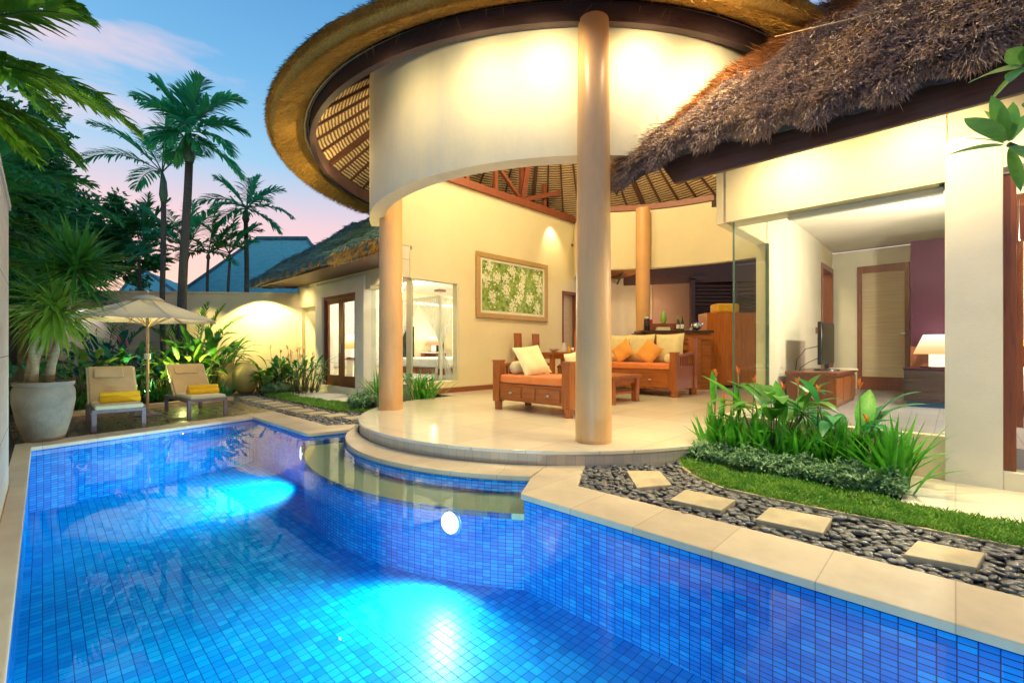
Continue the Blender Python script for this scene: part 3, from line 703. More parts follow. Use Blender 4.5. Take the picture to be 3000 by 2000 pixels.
for i in range(60):
    q = rnd.uniform(PI*1.2, PI*1.58); r = rnd.uniform(4.88,5.3)
    st.blade((BC[0]+r*cos(q), BC[1]+r*sin(q), 5.05), vnorm((rnd.gauss(0,.5), rnd.gauss(0,.3), -1)), rnd.uniform(.08,.22), .0035)
ppart('eave_straw', st, M['gold_thatch'], th)
ppart('eave_underside', rough_lathe([(4.93,5.14),(5.10,5.05),(5.33,4.90),(5.44,4.93),(5.485,4.99),(5.495,5.04)], BC, 220, .008), M['gold_thatch'], th, smooth=True)
st = MB()
for i in range(22000):
    q = rnd.uniform(PI*.80, PI*1.85); t = rnd.random()**1.6; r = 5.47-1.6*t; z = 5.04+(5.47-r)*.86
    d = vnorm((cos(q)*.8+rnd.gauss(0,.2), sin(q)*.8+rnd.gauss(0,.2), -.45+rnd.gauss(0,.2)))
    st.blade((BC[0]+r*cos(q), BC[1]+r*sin(q), z+rnd.uniform(0,.03)), d, rnd.uniform(.05,.13), rnd.uniform(.005,.011))
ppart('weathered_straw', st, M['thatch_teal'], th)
# hidden spotlights of the pavilion: on the ring beam, on the wall tops
for x, y, tx, ty, p in ((-1.75,5.45,-1.2,6.4,22),(-.55,4.93,-.35,5.9,36),(.35,4.72,.35,5.5,60),(1.5,4.74,1.6,5.5,60),(2.6,4.95,2.4,5.7,36)):
    lamp('beam_spot', 'SPOT', (x,y,4.62), p, (1,.84,.50), .03, (tx,ty,4.25), 140, 1.0)
for x, y, z, p in ((-.6,9.2,7.1,210),(1.6,8.6,6.7,240),(2.4,9.7,7.45,240),(-.2,7.2,5.4,110)):
    lamp('ceiling_spot', 'POINT', (x,y,z), p, (1,.82,.44), .03)
for t_ in (186,204):
    lamp('eave_lamp', 'POINT', (BC[0]+4.5*cos(math.radians(t_)), BC[1]+4.5*sin(math.radians(t_)), 4.72), 16, (1,.74,.30), .02)
lamp('wall_spot', 'SPOT', W(A8+.3,10.6,5.0), 60, WARM, .03, W(A8-.1,10.7,4.2), 80, .8)
lamp('terrace_spot', 'SPOT', (-.9,6.6,5.0), 200, (1,.80,.42), .02, (-1.2,6.4,0), 110, .7)
lamp('terrace_spot', 'SPOT', (2.2,6.6,5.0), 200, (1,.80,.42), .02, (2.3,6.0,0), 110, .7)

# ---------------------------------------------------------------- bedroom wings (villa frame, root at the front corner)
def wing(side):
    R = side == 'r'
    a0 = -1.96 if R else -8.73
    label = ('bedroom wing beside the heliconia bed with a wide glass wall' if R else 'bedroom wing beyond the living pavilion, with a glazed corner and low thatch eave')
    root = vthing('bedroom_wing', label, 'bedroom wing', a0, 5.75, 0)
    s = 1 if R else -1                  # local x grows away from the pavilion
    def P(name, boxes, mat, parent=root, **kw):
        m = MB()
        for (x0,x1,y0,y1,z0,z1) in boxes:
            if not R and x0 <= 0: x0 = .235 if y1 > 1 or y0 > 1 else .004
            xa, xb = sorted((s*x0, s*x1)); m.box(xa,xb,y0,y1,z0,z1)
        return m.build(name, M[mat], parent, **kw)
    sill = .40
    # front: low wall, glass, band, door surround
    P('low_wall', [(0,1.9,.0,.12,-.03,sill)], 'plaster')
    P('lintel_band', [(-.02,1.9,-.03,.30,2.72,3.42)] if R else [(0,1.9,-.03,.30,2.79,3.42)], 'plaster')
    P('glass_pane', [(.05,1.88,.05,.062,sill,2.72)], 'glass')
    P('glass_frame', [(.035,.05,.045,.067,sill,2.72)], 'glass_edge')
    sx0, sx1 = (1.89, 4.84) if R else (2.07, 5.02)
    jw = .36 if R else .45
    P('door_surround', [(sx0,sx0+jw,-.06,.30,-.03,3.08),(sx1-jw,sx1,-.06,.30,-.03,3.08),(sx0+jw,sx1-jw,-.06,.30,2.74 if R else 2.70,3.08)], 'white_plaster', bevel=.008)
    P('threshold', [(sx0+jw,sx1-jw,-.10 if not R else -.05,.5,-.03,.16)], 'apron', bevel=.008)
    P('upper_wall', [(sx0-.05,5.6,.0,.28,3.08,3.42),(1.85,sx0,0,.28,2.72,3.42)], 'plaster')
    P('end_wall', [(sx1,6.45,-.03,.25,2.5,3.42),(sx1,6.3,.12,.3,.0,2.5),(6.2,6.45,.0,7,.0,3.42)], 'plaster')
    d0, d1 = sx0+jw, sx1-jw
    fr = P('door_frame', [(d0,d0+.08,.0,.14,.16,2.70),(d1-.10,d1,.0,.14,.16,2.70),(d0+.1,d1-.1,.0,.14,2.60,2.70)]+([(d0+.1,d1-.1,.02,.10,2.12,2.42)] if R else []), 'door_wood', bevel=.004)
    mid = (d0+d1)/2
    if not R:
        for k, (x0, x1) in enumerate(((d0+.1,mid-.005),(mid+.005,d1-.1))):
            dl = P('door_leaf', [(x0,x0+.14,.04,.09,.16,2.6),(x1-.14,x1,.04,.09,.16,2.6),(x0+.14,x1-.14,.04,.09,.16,.46),(x0+.14,x1-.14,.04,.09,2.48,2.6)], 'door_wood', bevel=.004)
            P('door_glass', [(x0+.14,x1-.14,.06,.068,.46,2.48)], 'glass', dl)
            P('handle', [((x0+.02 if k else x1-.05),(x0+.05 if k else x1-.02),-.0,.04,1.1,1.35)], 'chrome', dl)
    else:
        P('transom_bar', [(d0+.10,d1-.1,.03,.11,2.42,2.47)], 'teak')
    # shell of the room
    P('floor_slab', [(.0,6.2,.13,7.0,-.03,.34),(1.9,6.2,.5,.51,.0,.34)], 'floor_in')
    P('back_wall', [(.0,.45,6.45,6.6,.34,3.3),(1.3,6.2,6.45,6.6,.34,3.3),(.45,1.3,6.45,6.6,2.95,3.3)], 'grey_plaster')
    P('ceiling', [(.0,6.2,.3,6.6,3.34,3.40)], 'white_plaster')
    if R:
        P('side_wall', [(-.14,.0,1.55,5.2,.15,3.42),(-.14,.0,5.2,6.45,2.95,3.42),(-.14,.0,.0,1.55,2.72,3.42),(-.14,.0,.0,1.55,-.03,.38)], 'plaster')
        P('side_wall_lining', [(.002,.012,1.55,5.2,.34,3.34)], 'grey_plaster')
        P('side_glass', [(.02,.032,.07,1.55,sill,2.72)], 'glass')
        P('side_glass_frame', [(-.01,.03,1.53,1.57,sill,2.72)], 'glass_edge')
        P('side_door_frame', [(-.14,.03,5.2,5.3,.34,2.95),(-.14,.03,6.3,6.4,.34,2.95),(-.14,.03,5.3,6.3,2.85,2.95)], 'door_wood')
        bd = P('bathroom_door', [(.45,.53,6.40,6.5,.34,2.95),(1.22,1.30,6.40,6.5,.34,2.95),(.53,1.22,6.40,6.5,2.80,2.95),(.53,1.22,6.40,6.5,.34,.62)], 'door_wood', bevel=.004)
        P('blind', [(.53,1.22,6.42,6.46,.62,2.80)], 'blind', bd)
        P('handle', [(1.20,1.235,6.36,6.40,1.5,1.53),(1.16,1.235,6.35,6.362,1.5,1.52)], 'chrome', bd)
        P('curtain_rail', [(.6,1.88,.12,.20,2.66,2.715)], 'white_plaster')
        P('switch', [(.013,.025,4.7,4.82,1.5,1.62)], 'red_beam')
    else:
        P('corner_glass', [(.02,.032,.07,1.34,.43,2.79)], 'glass'); P('corner_glass_frame', [(.015,.04,1.32,1.35,.43,2.79)], 'white_plaster')
        P('inner_wall', [(.225,.235,1.36,6.4,.34,3.3)], 'grey_plaster')
    return root, s
wr, _ = wing('r'); wl_, _ = wing('l')

# hipped thatch over a wing
def hip_roof(root, poly_local, s, n_straw, seen, off):
    pass
def thatch_roof(root, a_pav, a_out, b_eave, z_eave, rise, run, straws, seed, lens, corner_droop=.10, wts=None, o0=None):
    """hip roof in villa frame: front slope from b_eave, side slope from a_pav; a_out far end"""
    rnd = random.Random(seed); sg = 1 if a_out > a_pav else -1
    off = o0
    def h(a, b):                        # height of the outer surface
        d = min(b-b_eave, sg*(a-a_pav), sg*(a_out-a)+.0)
        d2 = max(0, min(d, run)); dr = corner_droop*max(0, 1-abs(sg*(a-a_pav))/1.0)*max(0, 1-(b-b_eave)/1.0)
        return z_eave+rise*d2/run*(1.0)+.05*sin(a*2.2)*sin(b*3)+.022*sin(a*17+sin(b*9)*1.5)*sin(b*19+a*4)-dr+.04*sin(a*9)*min(1, d2*3)
    m = MB(); na, nb = 110, 50
    for j in range(nb+1):
        b = b_eave+(run*2.0)*j/nb; a_st = a_pav+sg*min(max(0, b-b_eave-.05), 1.04)
        for i in range(na+1):
            a = a_st+(a_out-a_st)*i/na
            m.v.append((a, b, h(a,b)))
    for j in range(nb):
        for i in range(na):
            q = (j*(na+1)+i, j*(na+1)+i+1, (j+1)*(na+1)+i+1, (j+1)*(na+1)+i); m.f.append(q if sg > 0 else q[::-1])
    # underside: parallel sheet and edge drop
    n = len(m.v); ring = [(i) for i in range(na+1)] + [(j*(na+1)+na) for j in range(1,nb+1)] + [nb*(na+1)+i for i in range(na-1,-1,-1)] + [j*(na+1) for j in range(nb-1,0,-1)]
    m.v += [(x+(.10*sg if k % (na+1) == 0 else 0), y+(.10 if k <= na else 0), z-.17) for k, (x, y, z) in enumerate(m.v)]
    m.f += [tuple(n+k for k in f[::-1]) for f in list(m.f)]
    L = len(ring)
    for k in range(L): m.f.append((ring[k], n+ring[k], n+ring[(k+1)%L], ring[(k+1)%L]))
    body = m.build('thatch', M['thatch_base'], root, off=off, smooth=60)
    st = MB(); c = 0
    alo, ahi = sorted((straws['a0'], straws['a1']))
    while c < straws['n']:
        a = rnd.uniform(alo, ahi); d = rnd.random()**1.15*straws['up']; b = b_eave-.015+d
        side = sg*(a-a_pav)
        if side < d-.02 or rnd.random() > (1 if straws.get('even') else 1): 
            continue
            dv = (-sg*.7, 0, -.6)
        else: dv = (0, -.7, -.62)
        c += 1; z = h(a, b); clump = .5+.5*sin(a*31+sin(b*17)*2)*sin(b*23+a*5)
        d3 = vnorm((dv[0]+rnd.gauss(0,.24), dv[1]+rnd.gauss(0,.2), dv[2]+rnd.gauss(0,.18)+.22*clump))
        st.blade((a, b, z+rnd.uniform(-.01,.03)*(1+clump)), d3, rnd.uniform(*lens)*(.6+.7*clump), rnd.uniform(.004,.009)*straws.get('w',1))
    st.build('straw', M[straws.get('mat','thatch')], body, off=off)
    sf = MB(); c = 0
    while c < straws['n']*.28:          # ragged fringe of the eave
        a = rnd.uniform(alo, ahi); c += 1; b = b_eave+rnd.uniform(-.02,.06)
        d3 = vnorm((rnd.gauss(0,.25), -.55+rnd.gauss(0,.2), -.85+rnd.gauss(0,.2)))
        sf.blade((a, b, h(a, max(b, b_eave))-rnd.uniform(0,.13)), d3, rnd.uniform(lens[0], lens[1]*1.1)*(1+.5*sin(a*13)), rnd.uniform(.004,.009)*straws.get('w',1))
    sf.build('eave_fringe', M[straws.get('mat','thatch')], body, off=off)
    return body, h
o_r = (-1.96,5.75,0); o_l = (-8.73,5.75,0)
tr, hr = thatch_roof(wr, -3.02, 5.5, 4.72, 3.42, 2.1, 2.1, dict(a0=-3.02, a1=.55, n=80000, up=2.1, w=1.5), 5, (.07,.15), .18, o0=o_r)
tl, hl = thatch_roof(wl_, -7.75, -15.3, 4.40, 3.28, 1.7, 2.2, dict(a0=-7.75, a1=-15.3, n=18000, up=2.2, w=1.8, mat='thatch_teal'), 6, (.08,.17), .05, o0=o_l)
# fascia boards and soffits
m = MB().box(-2.45,5.2,4.90,4.955,3.04,3.36); m.v[0] = (-2.25,4.90,3.04); m.v[3] = (-2.25,4.955,3.04)
m.build('fascia_board', M['fascia'], wr, off=o_r, bevel=.01)
MB().box(-1.98,5.2,4.96,5.72,3.36,3.38).build('soffit', M['fascia'], wr, off=o_r)
MB().box(-15.1,-7.95,4.58,4.63,3.08,3.24).build('fascia_board', M['fascia'], wl_, off=o_l, bevel=.01)
MB().box(-15.1,-8.75,4.63,5.72,3.18,3.20).build('soffit', M['fascia'], wl_, off=o_l)
st = MB(); rnd = random.Random(12)      # loose straw along the hip by the pavilion, warm light put into its orange
for i in range(34000):
    t = rnd.uniform(.15,2.1)**1.0 if i % 2 else rnd.uniform(1.0,2.1); a = -3.02+t+rnd.gauss(0,.04)+abs(rnd.gauss(0,.07+.30*max(0,t-.8))); b = 4.72+t+rnd.gauss(0,.05)
    st.blade((a, b, hr(a,b)+rnd.uniform(0,.07)), vnorm((-.7+rnd.gauss(0,.35), -.5+rnd.gauss(0,.35), -.5+rnd.gauss(0,.3))), rnd.uniform(.08,.26), rnd.uniform(.004,.008))
st.build('hip_straw', M['orange_thatch'], tr, off=o_r)
st = MB()
for i in range(2600):                   # golden straw at the left wing's eave
    a = rnd.uniform(-9.6,-7.75); b = 4.40+rnd.uniform(-.05,.25)
    st.blade((a, b, hl(a,max(b,4.4))-rnd.uniform(-.03,.14)), vnorm((.2+rnd.gauss(0,.35), -.5+rnd.gauss(0,.2), -.8)), rnd.uniform(.10,.26), .01)
for i in range(3500):
    a = rnd.uniform(-15.3,-9.4)
    st.blade((a, 4.40+rnd.uniform(-.03,.06), hl(a,4.4)-rnd.uniform(.02,.15)), vnorm((rnd.gauss(0,.3), -.4, -.8)), rnd.uniform(.06,.14), .011)
st.build('eave_straw', M['gold_thatch'], tl, off=o_l)
# lights of the wings, and an added fill for the foreground
for a in (-1.25,-.2):
    lamp('eave_spot', 'SPOT', W(a,5.12,3.26), 62, WARM, .03, W(a,5.72,2.6), 165, 1.0)
lamp('eave_spot', 'SPOT', W(.6,5.2,3.3), 30, WARM, .03, W(.6,5.5,1.5), 140, .9)
lamp('foreground_fill', 'SPOT', W(-1.4,5.0,3.0), 150, (1,.80,.38), .02, W(-1.2,3.3,0), 130, .8)  # added warm fill over coping and pebbles, not a known eave fixture
lamp('foreground_fill', 'SPOT', W(.9,5.0,3.0), 150, (1,.80,.38), .02, W(.4,3.3,0), 130, .8)
lamp('bedroom_ceiling', 'POINT', W(-.1,8.2,2.5), 170, (1,.88,.66), .04)
lamp('bedroom_ceiling', 'POINT', W(1.5,7.5,2.6), 120, (1,.86,.6), .04)
lamp('bedroom_ceiling', 'POINT', W(-10.4,8.4,3.0), 260, (1,.9,.7), .04)
lamp('bedroom_ceiling', 'POINT', W(-12.4,7.6,3.0), 220, (1,.92,.75), .04)
lamp('hip_spot', 'SPOT', W(-2.9,6.1,4.55), 70, (1,.7,.35), .02, W(-1.3,5.3,4.0), 140, .8)
lamp('roof_spot', 'SPOT', W(-2.1,4.2,4.75), 260, (1,.84,.5), .02, W(-1.2,5.2,3.9), 130, .8)
lamp('left_eave_spot', 'SPOT', W(-9.8,5.2,3.0), 60, WARM, .03, W(-9.6,5.75,2.0), 140, .9)
lamp('left_eave_spot', 'SPOT', W(-14.4,5.1,3.0), 40, WARM, .03, W(-14.4,5.75,2.0), 140, .9)
# ---------------------------------------------------------------- furniture of the living room
def cushion(name, w, h, t, mat, parent=None, M4=None, n=10, puff=1.0):
    m = MB(); vs = []
    for s in (1,-1):
        for j in range(n+1):
            for i in range(n+1):
                u, v = 2*i/n-1, 2*j/n-1
                k = (1-u**4)*(1-v**4); pin = 1-.07*(abs(u)*abs(v))**.7*0 - .05*(1-abs(u))*(abs(v)**6)-.05*(1-abs(v))*(abs(u)**6)
                pu = u*(1-.06*(1-v*v)*abs(u)**3); pv = v*(1-.06*(1-u*u)*abs(v)**3)
                p = (pu*w/2, pv*h/2, s*t/2*(k**.5)*(1+.12*sin(u*5+v*3)*puff))
                vs.append(tuple(M4 @ Vector(p)) if M4 else p)
    fs = []; N = (n+1)*(n+1)
    for j in range(n):
        for i in range(n):
            a = j*(n+1)+i; q = (a, a+1, a+n+2, a+n+1); fs.append(q); fs.append(tuple(N+x for x in q[::-1]))
    m.add(vs, fs); return m.build(name, mat, parent, smooth=True)
T_, Rx, Ry, Rz_ = Matrix.Translation, (lambda t: Matrix.Rotation(t,4,'X')), (lambda t: Matrix.Rotation(t,4,'Y')), (lambda t: Matrix.Rotation(t,4,'Z'))
def teak_sofa(name, label, cat, a, b, w, d, hf, hb, seat, pan0, back=True, drawers=3):
    """origin front left foot corner, x to the right, y to the back"""
    r = vthing(name, label, cat, a, b, .15)
    p = .15
    for (x,y,h) in ((0,0,hf),(w-p,0,hf),(0,d-p,hb),(w-p,d-p,hb)):
        m = MB().box(x,x+p,y,y+p,.14,h-.03); m.box(x-.01,x+p+.01,y-.01,y+p+.01,h-.03,h)
        m.lathe([(p*.66,.142),(p*.58,0.0)],4,(x+p/2,y+p/2,0)); m.build('post', M['teak_z'], r, bevel=.006)
    fp = MB().box(p,w-p,.03,.07,pan0,seat-.14).build('front_panel', M['teak'], r, bevel=.004)
    x = p+.05; n = drawers; gap = .05; ws = (w-2*p-.1-gap*(n-1))/n
    for i in range(n):
        wi = ws*(1.18 if i != n//2 or n == 1 else .64) if n == 3 else ws
        dr = MB().box(x,x+wi,.012,.03,pan0+.045,seat-.19).build('drawer', M['teak'], fp, bevel=.006)
        if not (n == 3 and i == 1):
            MB().ell((x+wi/2,.0,(pan0+seat-.145)/2),(.045,.022,.02),10,6).build('handle', M['chrome'], dr, smooth=True)
        x += wi+gap
    if True:
        MB().box(p,w-p,d-.09,d-.05,pan0,seat-.14).build('back_panel', M['teak'], r)
        MB().box(.04,w-.04,.07,d-.06,seat-.17,seat-.13).build('seat_board', M['teak'], r)
    for sx in (0, w-p):
        m = MB().box(sx+.03,sx+p-.03,p,d-p,pan0,seat-.1); m.build('side_panel', M['teak'], r, bevel=.004)
        m = MB().bar((sx+p/2,p,hf-.09),(sx+p/2,d-p,hf-.04+(hb-hf)*.05),.11,.05); m.build('armrest', M['teak'], r, bevel=.008)
        m = MB().box(sx+.04,sx+p-.04,p,d-p,seat-.1,seat-.04); k = int((d-2*p)/.085)
        for i in range(k):
            y = p+(i+.5)*(d-2*p)/k; m.box(sx+.055,sx+p-.055,y-.02,y+.02,seat-.04,hf-.1)
        m.build('arm_slats', M['teak_z'], r)
    if back:
        m = MB()
        for z0, z1 in ((hb-.16,hb-.05),(hb-.36,hb-.26),(seat+.02,seat+.12)): m.box(p,w-p,d-.11,d-.05,z0,z1)
        m.build('back_rail', M['teak'], r, bevel=.005)
    m = MB().box(p+.01,w-p-.01,.015,d-.12,seat-.13,seat+.01); c = m.build('seat_cushion', M['orange_cloth'], r, bevel=.035)
    return r
db = teak_sofa('daybed', 'teak daybed with orange seat cushion facing the pool, between the two near columns', 'daybed', -5.84, 5.52, 1.68, .92, .86, .86, .60, .17, back=False)
def vcushion(name, label, cat, a, b, z, w, h, t, mat, turn, tilt, roll=0.0, group=None):
    r = cushion(name, w, h, t, M[mat]); q = W(a,b,z)
    r.matrix_world = T_(q) @ Rz_(RZ+turn) @ Rx(tilt) @ Rz_(roll)
    return tag(r, label, cat, group)
def bolster(label, a, b, z, L, rr, turn, mat='cream_cloth'):
    m = MB().lathe([(.02,-L/2),(rr*.8,-L/2+.01),(rr,-L/2+.05),(rr,L/2-.05),(rr*.8,L/2-.01),(.02,L/2)],20)
    o = m.build('bolster', M[mat], smooth=60); o.matrix_world = T_(W(a,b,z)) @ Rz_(RZ+turn) @ Rx(PI/2); tag(o, label, 'bolster'); return o
bolster('cream bolster lying against the left arm of the daybed', -5.55, 5.98, .15+.61+.11, .5, .115, 0)
vcushion('cushion', 'cream square cushion leaning on the bolster of the daybed', 'cushion', -5.22, 5.86, 1.01, .54, .60, .15, 'cream_cloth', PI/2-.35, .92, .12)
vcushion('cushion', 'small pale cushion leaning on the daybed arm beside the near column', 'cushion', -4.40, 5.95, .95, .40, .40, .12, 'cream_cloth', PI/2+.1, 1.25, .1)
sf = teak_sofa('sofa', 'large teak sofa with orange seat and slatted arms in front of the bar', 'sofa', -6.90, 9.48, 2.60, 1.12, .98, 1.30, .72, .16, back=True)
for k, (da, lab) in enumerate(((.66,'leftmost of the three big cream back cushions on the sofa'),(1.32,'middle one of the three big cream back cushions on the sofa'),(2.05,'big yellow cream cushion at the right end of the sofa back'))):
    vcushion('cushion', lab, 'cushion', -6.90+da+.02, 9.48+.80, 1.21, .69, .72, .26, 'cream_cloth', .02*(k-1), 1.38, .03*(k-1), 'cream back cushions of the sofa')
vcushion('cushion', 'left apricot cushion standing on one corner on the sofa', 'cushion', -5.90, 9.98, 1.14, .50, .50, .16, 'orange2', -.1, 1.2, PI/4-.1, 'apricot cushions on the sofa')
vcushion('cushion', 'right apricot cushion standing on one corner on the sofa', 'cushion', -5.18, 9.95, 1.13, .50, .50, .16, 'orange2', .15, 1.2, PI/4+.2, 'apricot cushions on the sofa')
bolster('short cream bolster at the right arm of the sofa', -4.62, 10.0, .15+.73+.1, .5, .11, 0)
# coffee table
ct = vthing('coffee_table', 'low teak coffee table in front of the sofa', 'coffee table', -5.95, 7.40, .15)
MB().box(0,1.38,0,1.1,.48,.54).build('tabletop', M['teak'], ct, bevel=.008)
for x in (.04,1.22):
    for y in (.04,.94): MB().box(x,x+.12,y,y+.12,0,.48).build('leg', M['teak_z'], ct, bevel=.006)
MB().box(.1,1.28,.1,1.0,.17,.20).build('shelf', M['teak'], ct); MB().box(.16,1.22,.07,.10,.38,.48).box(1.29,1.31,.16,.94,.38,.48).build('apron_rail', M['teak'], ct)
m = MB().lathe([(.10,0),(.13,.05),(.13,.10),(.09,.16),(.02,.17)],24); o = m.build('black_bowl', M['black'], smooth=50); o.location = W(-4.95,7.75,.15+.20); tag(o, 'black covered bowl on the shelf of the coffee table', 'bowl')
# dining corner
dt = vthing('dining_table', 'teak dining table beside the painting wall', 'dining table', -7.78, 8.45, .34)
MB().box(0,.92,0,1.55,.73,.785).build('tabletop', M['teak'], dt, bevel=.008)
MB().box(.06,.86,.03,.06,.62,.73).box(.83,.86,.06,1.49,.62,.73).box(.06,.09,.06,1.49,.62,.73).box(.06,.86,1.49,1.52,.62,.73).build('apron_rail', M['teak'], dt)
for x in (.03,.79):
    for y in (.03,1.42): MB().box(x,x+.10,y,y+.10,0,.73).build('leg', M['teak_z'], dt, bevel=.005)
def chair(label, a, b, turn):
    r = vthing('dining_chair', label, 'dining chair', a, b, .34, turn, 'high backed dining chairs')
    for x in (-.2,.15):
        MB().box(x,x+.05,-.22,-.17,0,.44).build('leg', M['teak_z'], r)
    for x in (-.2,.15):
        MB().bar((x+.025,.2,0),(x+.025,.2,.5),.05,.05).build('leg', M['teak_z'], r)
    MB().box(-.21,.21,-.23,.22,.40,.45).build('seat', M['door_wood'], r, bevel=.005)
    cs = MB().box(-.19,.19,-.21,.18,.45,.49).build('seat_pad', M['orange_cloth'], r, bevel=.015)
    T = Rx(-.06); m = MB()
    m.box(-.135,-.085,.17,.21,.5,1.30,T); m.box(.085,.135,.17,.21,.5,1.30,T); m.box(-.085,.085,.175,.205,1.05,1.30,T); m.box(-.085,.085,.175,.205,.50,.62,T)
    for x in (-.05,0,.05): m.box(x-.011,x+.011,.18,.20,.62,1.05,T)
    m.build('backrest', M['teak_z'], r); return r
chair('high backed teak chair nearest the painting, between daybed cushion and wall', -8.22, 8.95, PI/2)
chair('high backed teak chair against the wall, second from the painting side', -8.28, 9.75, PI/2)
chair('high backed teak chair half hidden behind the near column', -6.78, 9.0, -PI/2)
tt = .34+.785
def small(name, mb, mat, label, cat, loc, group=None, **kw):
    o = mb.build(name, M[mat], **kw); o.location = loc; return tag(o, label, cat, group)
small('serving_bowl', MB().lathe([(.05,0),(.12,.05),(.13,.08),(.11,.07),(.02,.02)],20), 'ceramic', 'white bowl on the dining table, leftmost of the tableware', 'bowl', W(-7.35,9.1,tt), smooth=50)
small('water_jug', MB().lathe([(.06,0),(.07,.1),(.045,.2),(.055,.24)],20), 'ceramic', 'pale jug standing at the middle of the dining table', 'jug', W(-7.3,9.45,tt), smooth=50)
small('napkin', MB().ell((0,0,.05),(.12,.09,.07),10,6), 'white_cloth', 'folded white napkins on the dining table by the column', 'napkin', W(-7.2,9.78,tt), smooth=True)
small('lemon_glass', MB().lathe([(.035,0),(.04,.14)],16), 'yellow_towel', 'yellow drink glass on the dining table', 'glass', W(-7.25,9.6,tt), smooth=50)
# painting
pt = vthing('painting', 'framed painting of white blossoms among green leaves on the cream wall', 'painting', A8+.0, 7.77, 0)
pz0, pz1, pw = 2.13, 3.55, 2.54
def pfr(m, i, o, y0, y1, dpt):
    for (ya,yb,za,zb) in ((-o,pw+o,pz0-o,pz0-i),(-o,pw+o,pz1+i,pz1+o),(-o,-i,pz0-i,pz1+i),(pw+i,pw+o,pz0-i,pz1+i)): m.box(y0,dpt,ya,yb,za,zb)
    return m
pfr(MB(), .0, .13, .0, .0, .075).build('frame', M['gold_frame'], pt, bevel=.012)
pfr(MB(), -.07, -.003, .0, .0, .045).build('mount', M['ivory'], pt)
def canvas():
    t = NT('flower_canvas'); v = t.coords('Object', (1,1,1)); n = t.noise(v, 5, 5, .6); vo = t.n('ShaderNodeTexVoronoi'); vo.inputs['Scale'].default_value = 7; t.l(v, vo.inputs['Vector'])
    f = t.math('ADD', n, t.math('MULTIPLY', vo.outputs['Distance'], .35))
    t.pbr(t.ramp(f, [(.4,(.05,.10,.08)),(.55,(.10,.20,.04)),(.7,(.26,.38,.08)),(.85,(.40,.48,.25))]), .6); return t.m
MB().box(.0,.03,.0,pw,pz0,pz1).build('canvas', canvas(), pt)
lf = MB(); fl = MB(); rnd = random.Random(21)
for i in range(330):
    y, z = rnd.uniform(.1,pw-.1), rnd.uniform(pz0+.1,pz1-.1); t = rnd.uniform(0,2*PI); L = rnd.uniform(.10,.20); x = .0305+rnd.random()*.003
    d = (0,cos(t),sin(t)); s = (0,-sin(t),cos(t)); w = L*.28; p = (x,y,z)
    c = (x, min(max(y,.1+L/2),pw-.1-L/2), min(max(z,pz0+.08+L/2),pz1-.08-L/2)); n = len(lf.v)
    lf.v += [vadd(c,vmul(d,-L/2)), vadd(c,vmul(s,-w)), vadd(c,vmul(d,L/2)), vadd(c,vmul(s,w))]; lf.f.append((n,n+1,n+2,n+3))
for cy, cz in ((.33,3.35),(.6,3.08),(.22,3.0),(1.2,3.3),(.95,3.1),(1.6,3.2),(2.2,3.25),(2.33,2.95),(.95,2.75),(.45,2.55),(1.45,2.6),(1.9,2.62),(1.2,2.35),(2.2,2.38),(1.55,2.95)):
    for k in range(60):
        y, z = cy+rnd.gauss(0,.075), cz+rnd.gauss(0,.09); x = .0345+rnd.random()*.003; r = rnd.uniform(.018,.034); n = len(fl.v)
        y = min(max(y,.08),pw-.08); z = min(max(z,pz0+.08),pz1-.08)
        fl.v += [(x,y+r*cos(q*PI/3),z+r*sin(q*PI/3)) for q in range(6)]; fl.f.append(tuple(range(n,n+6)))
cv = pt.children[2]
lf.build('painted_leaves', leafmat('painted_leaf', (.07,.18,.03), (.42,.54,.12), .6, 0, 9), cv); fl.build('painted_blossoms', simple('painted_petal', (.86,.84,.62), (.66,.70,.48), 12, .6, 0), cv)
# wall socket and skirting niche door behind the dining corner
sk = vthing('wall_door', 'blind covered door at the far end of the painting wall', 'door', A8-.2, 11.2, .15)
MB().box(.0,.22,-.0,.07,.15,2.85).box(.0,.22,.68,.75,.15,2.85).box(.0,.22,.07,.68,2.75,2.85).build('frame', M['door_wood'], sk)
MB().box(.05,.09,.07,.68,.15,2.75).build('blind', M['blind'], sk)

# ---------------------------------------------------------------- bar side (beyond the pavilion)
br = thing('bar_counter', 'dark topped bar counter behind the sofa', 'bar counter', (3.45,11.75,.15))
MB().box(-.14,1.75,-.02,.65,1.47,1.53).build('countertop', M['black_wood'], br, bevel=.006)
MB().box(.0,1.7,.05,.6,.0,1.47).build('body', M['teak'], br)
MB().box(.0,1.7,.0,.05,1.30,1.40).box(.75,.85,.0,.05,.0,1.30).box(1.3,1.42,.0,.05,.0,1.30).build('front_rail', M['teak'], br)
MB().box(-.22,-.02,.1,.6,.0,1.46).build('end_post', M['door_wood'], br)
MB().box(.18,.95,.25,.6,1.53,1.72).build('raised_shelf', M['door_wood'], br, bevel=.006)
bz = 1.68
cm = thing('coffee_machine', 'small black and red coffee machine on the bar', 'coffee machine', (3.58,12.1,bz))
MB().lathe([(.07,0),(.08,.02),(.075,.30),(.05,.34)],20,(0,0,0)).build('body', M['black'], cm, smooth=50)
MB().box(.05,.13,-.05,.05,.0,.30).build('tank', M['red_plastic'], cm, bevel=.01); MB().lathe([(.06,.30),(.065,.36),(.03,.38)],20).build('lid', M['ceramic'], cm, smooth=50)
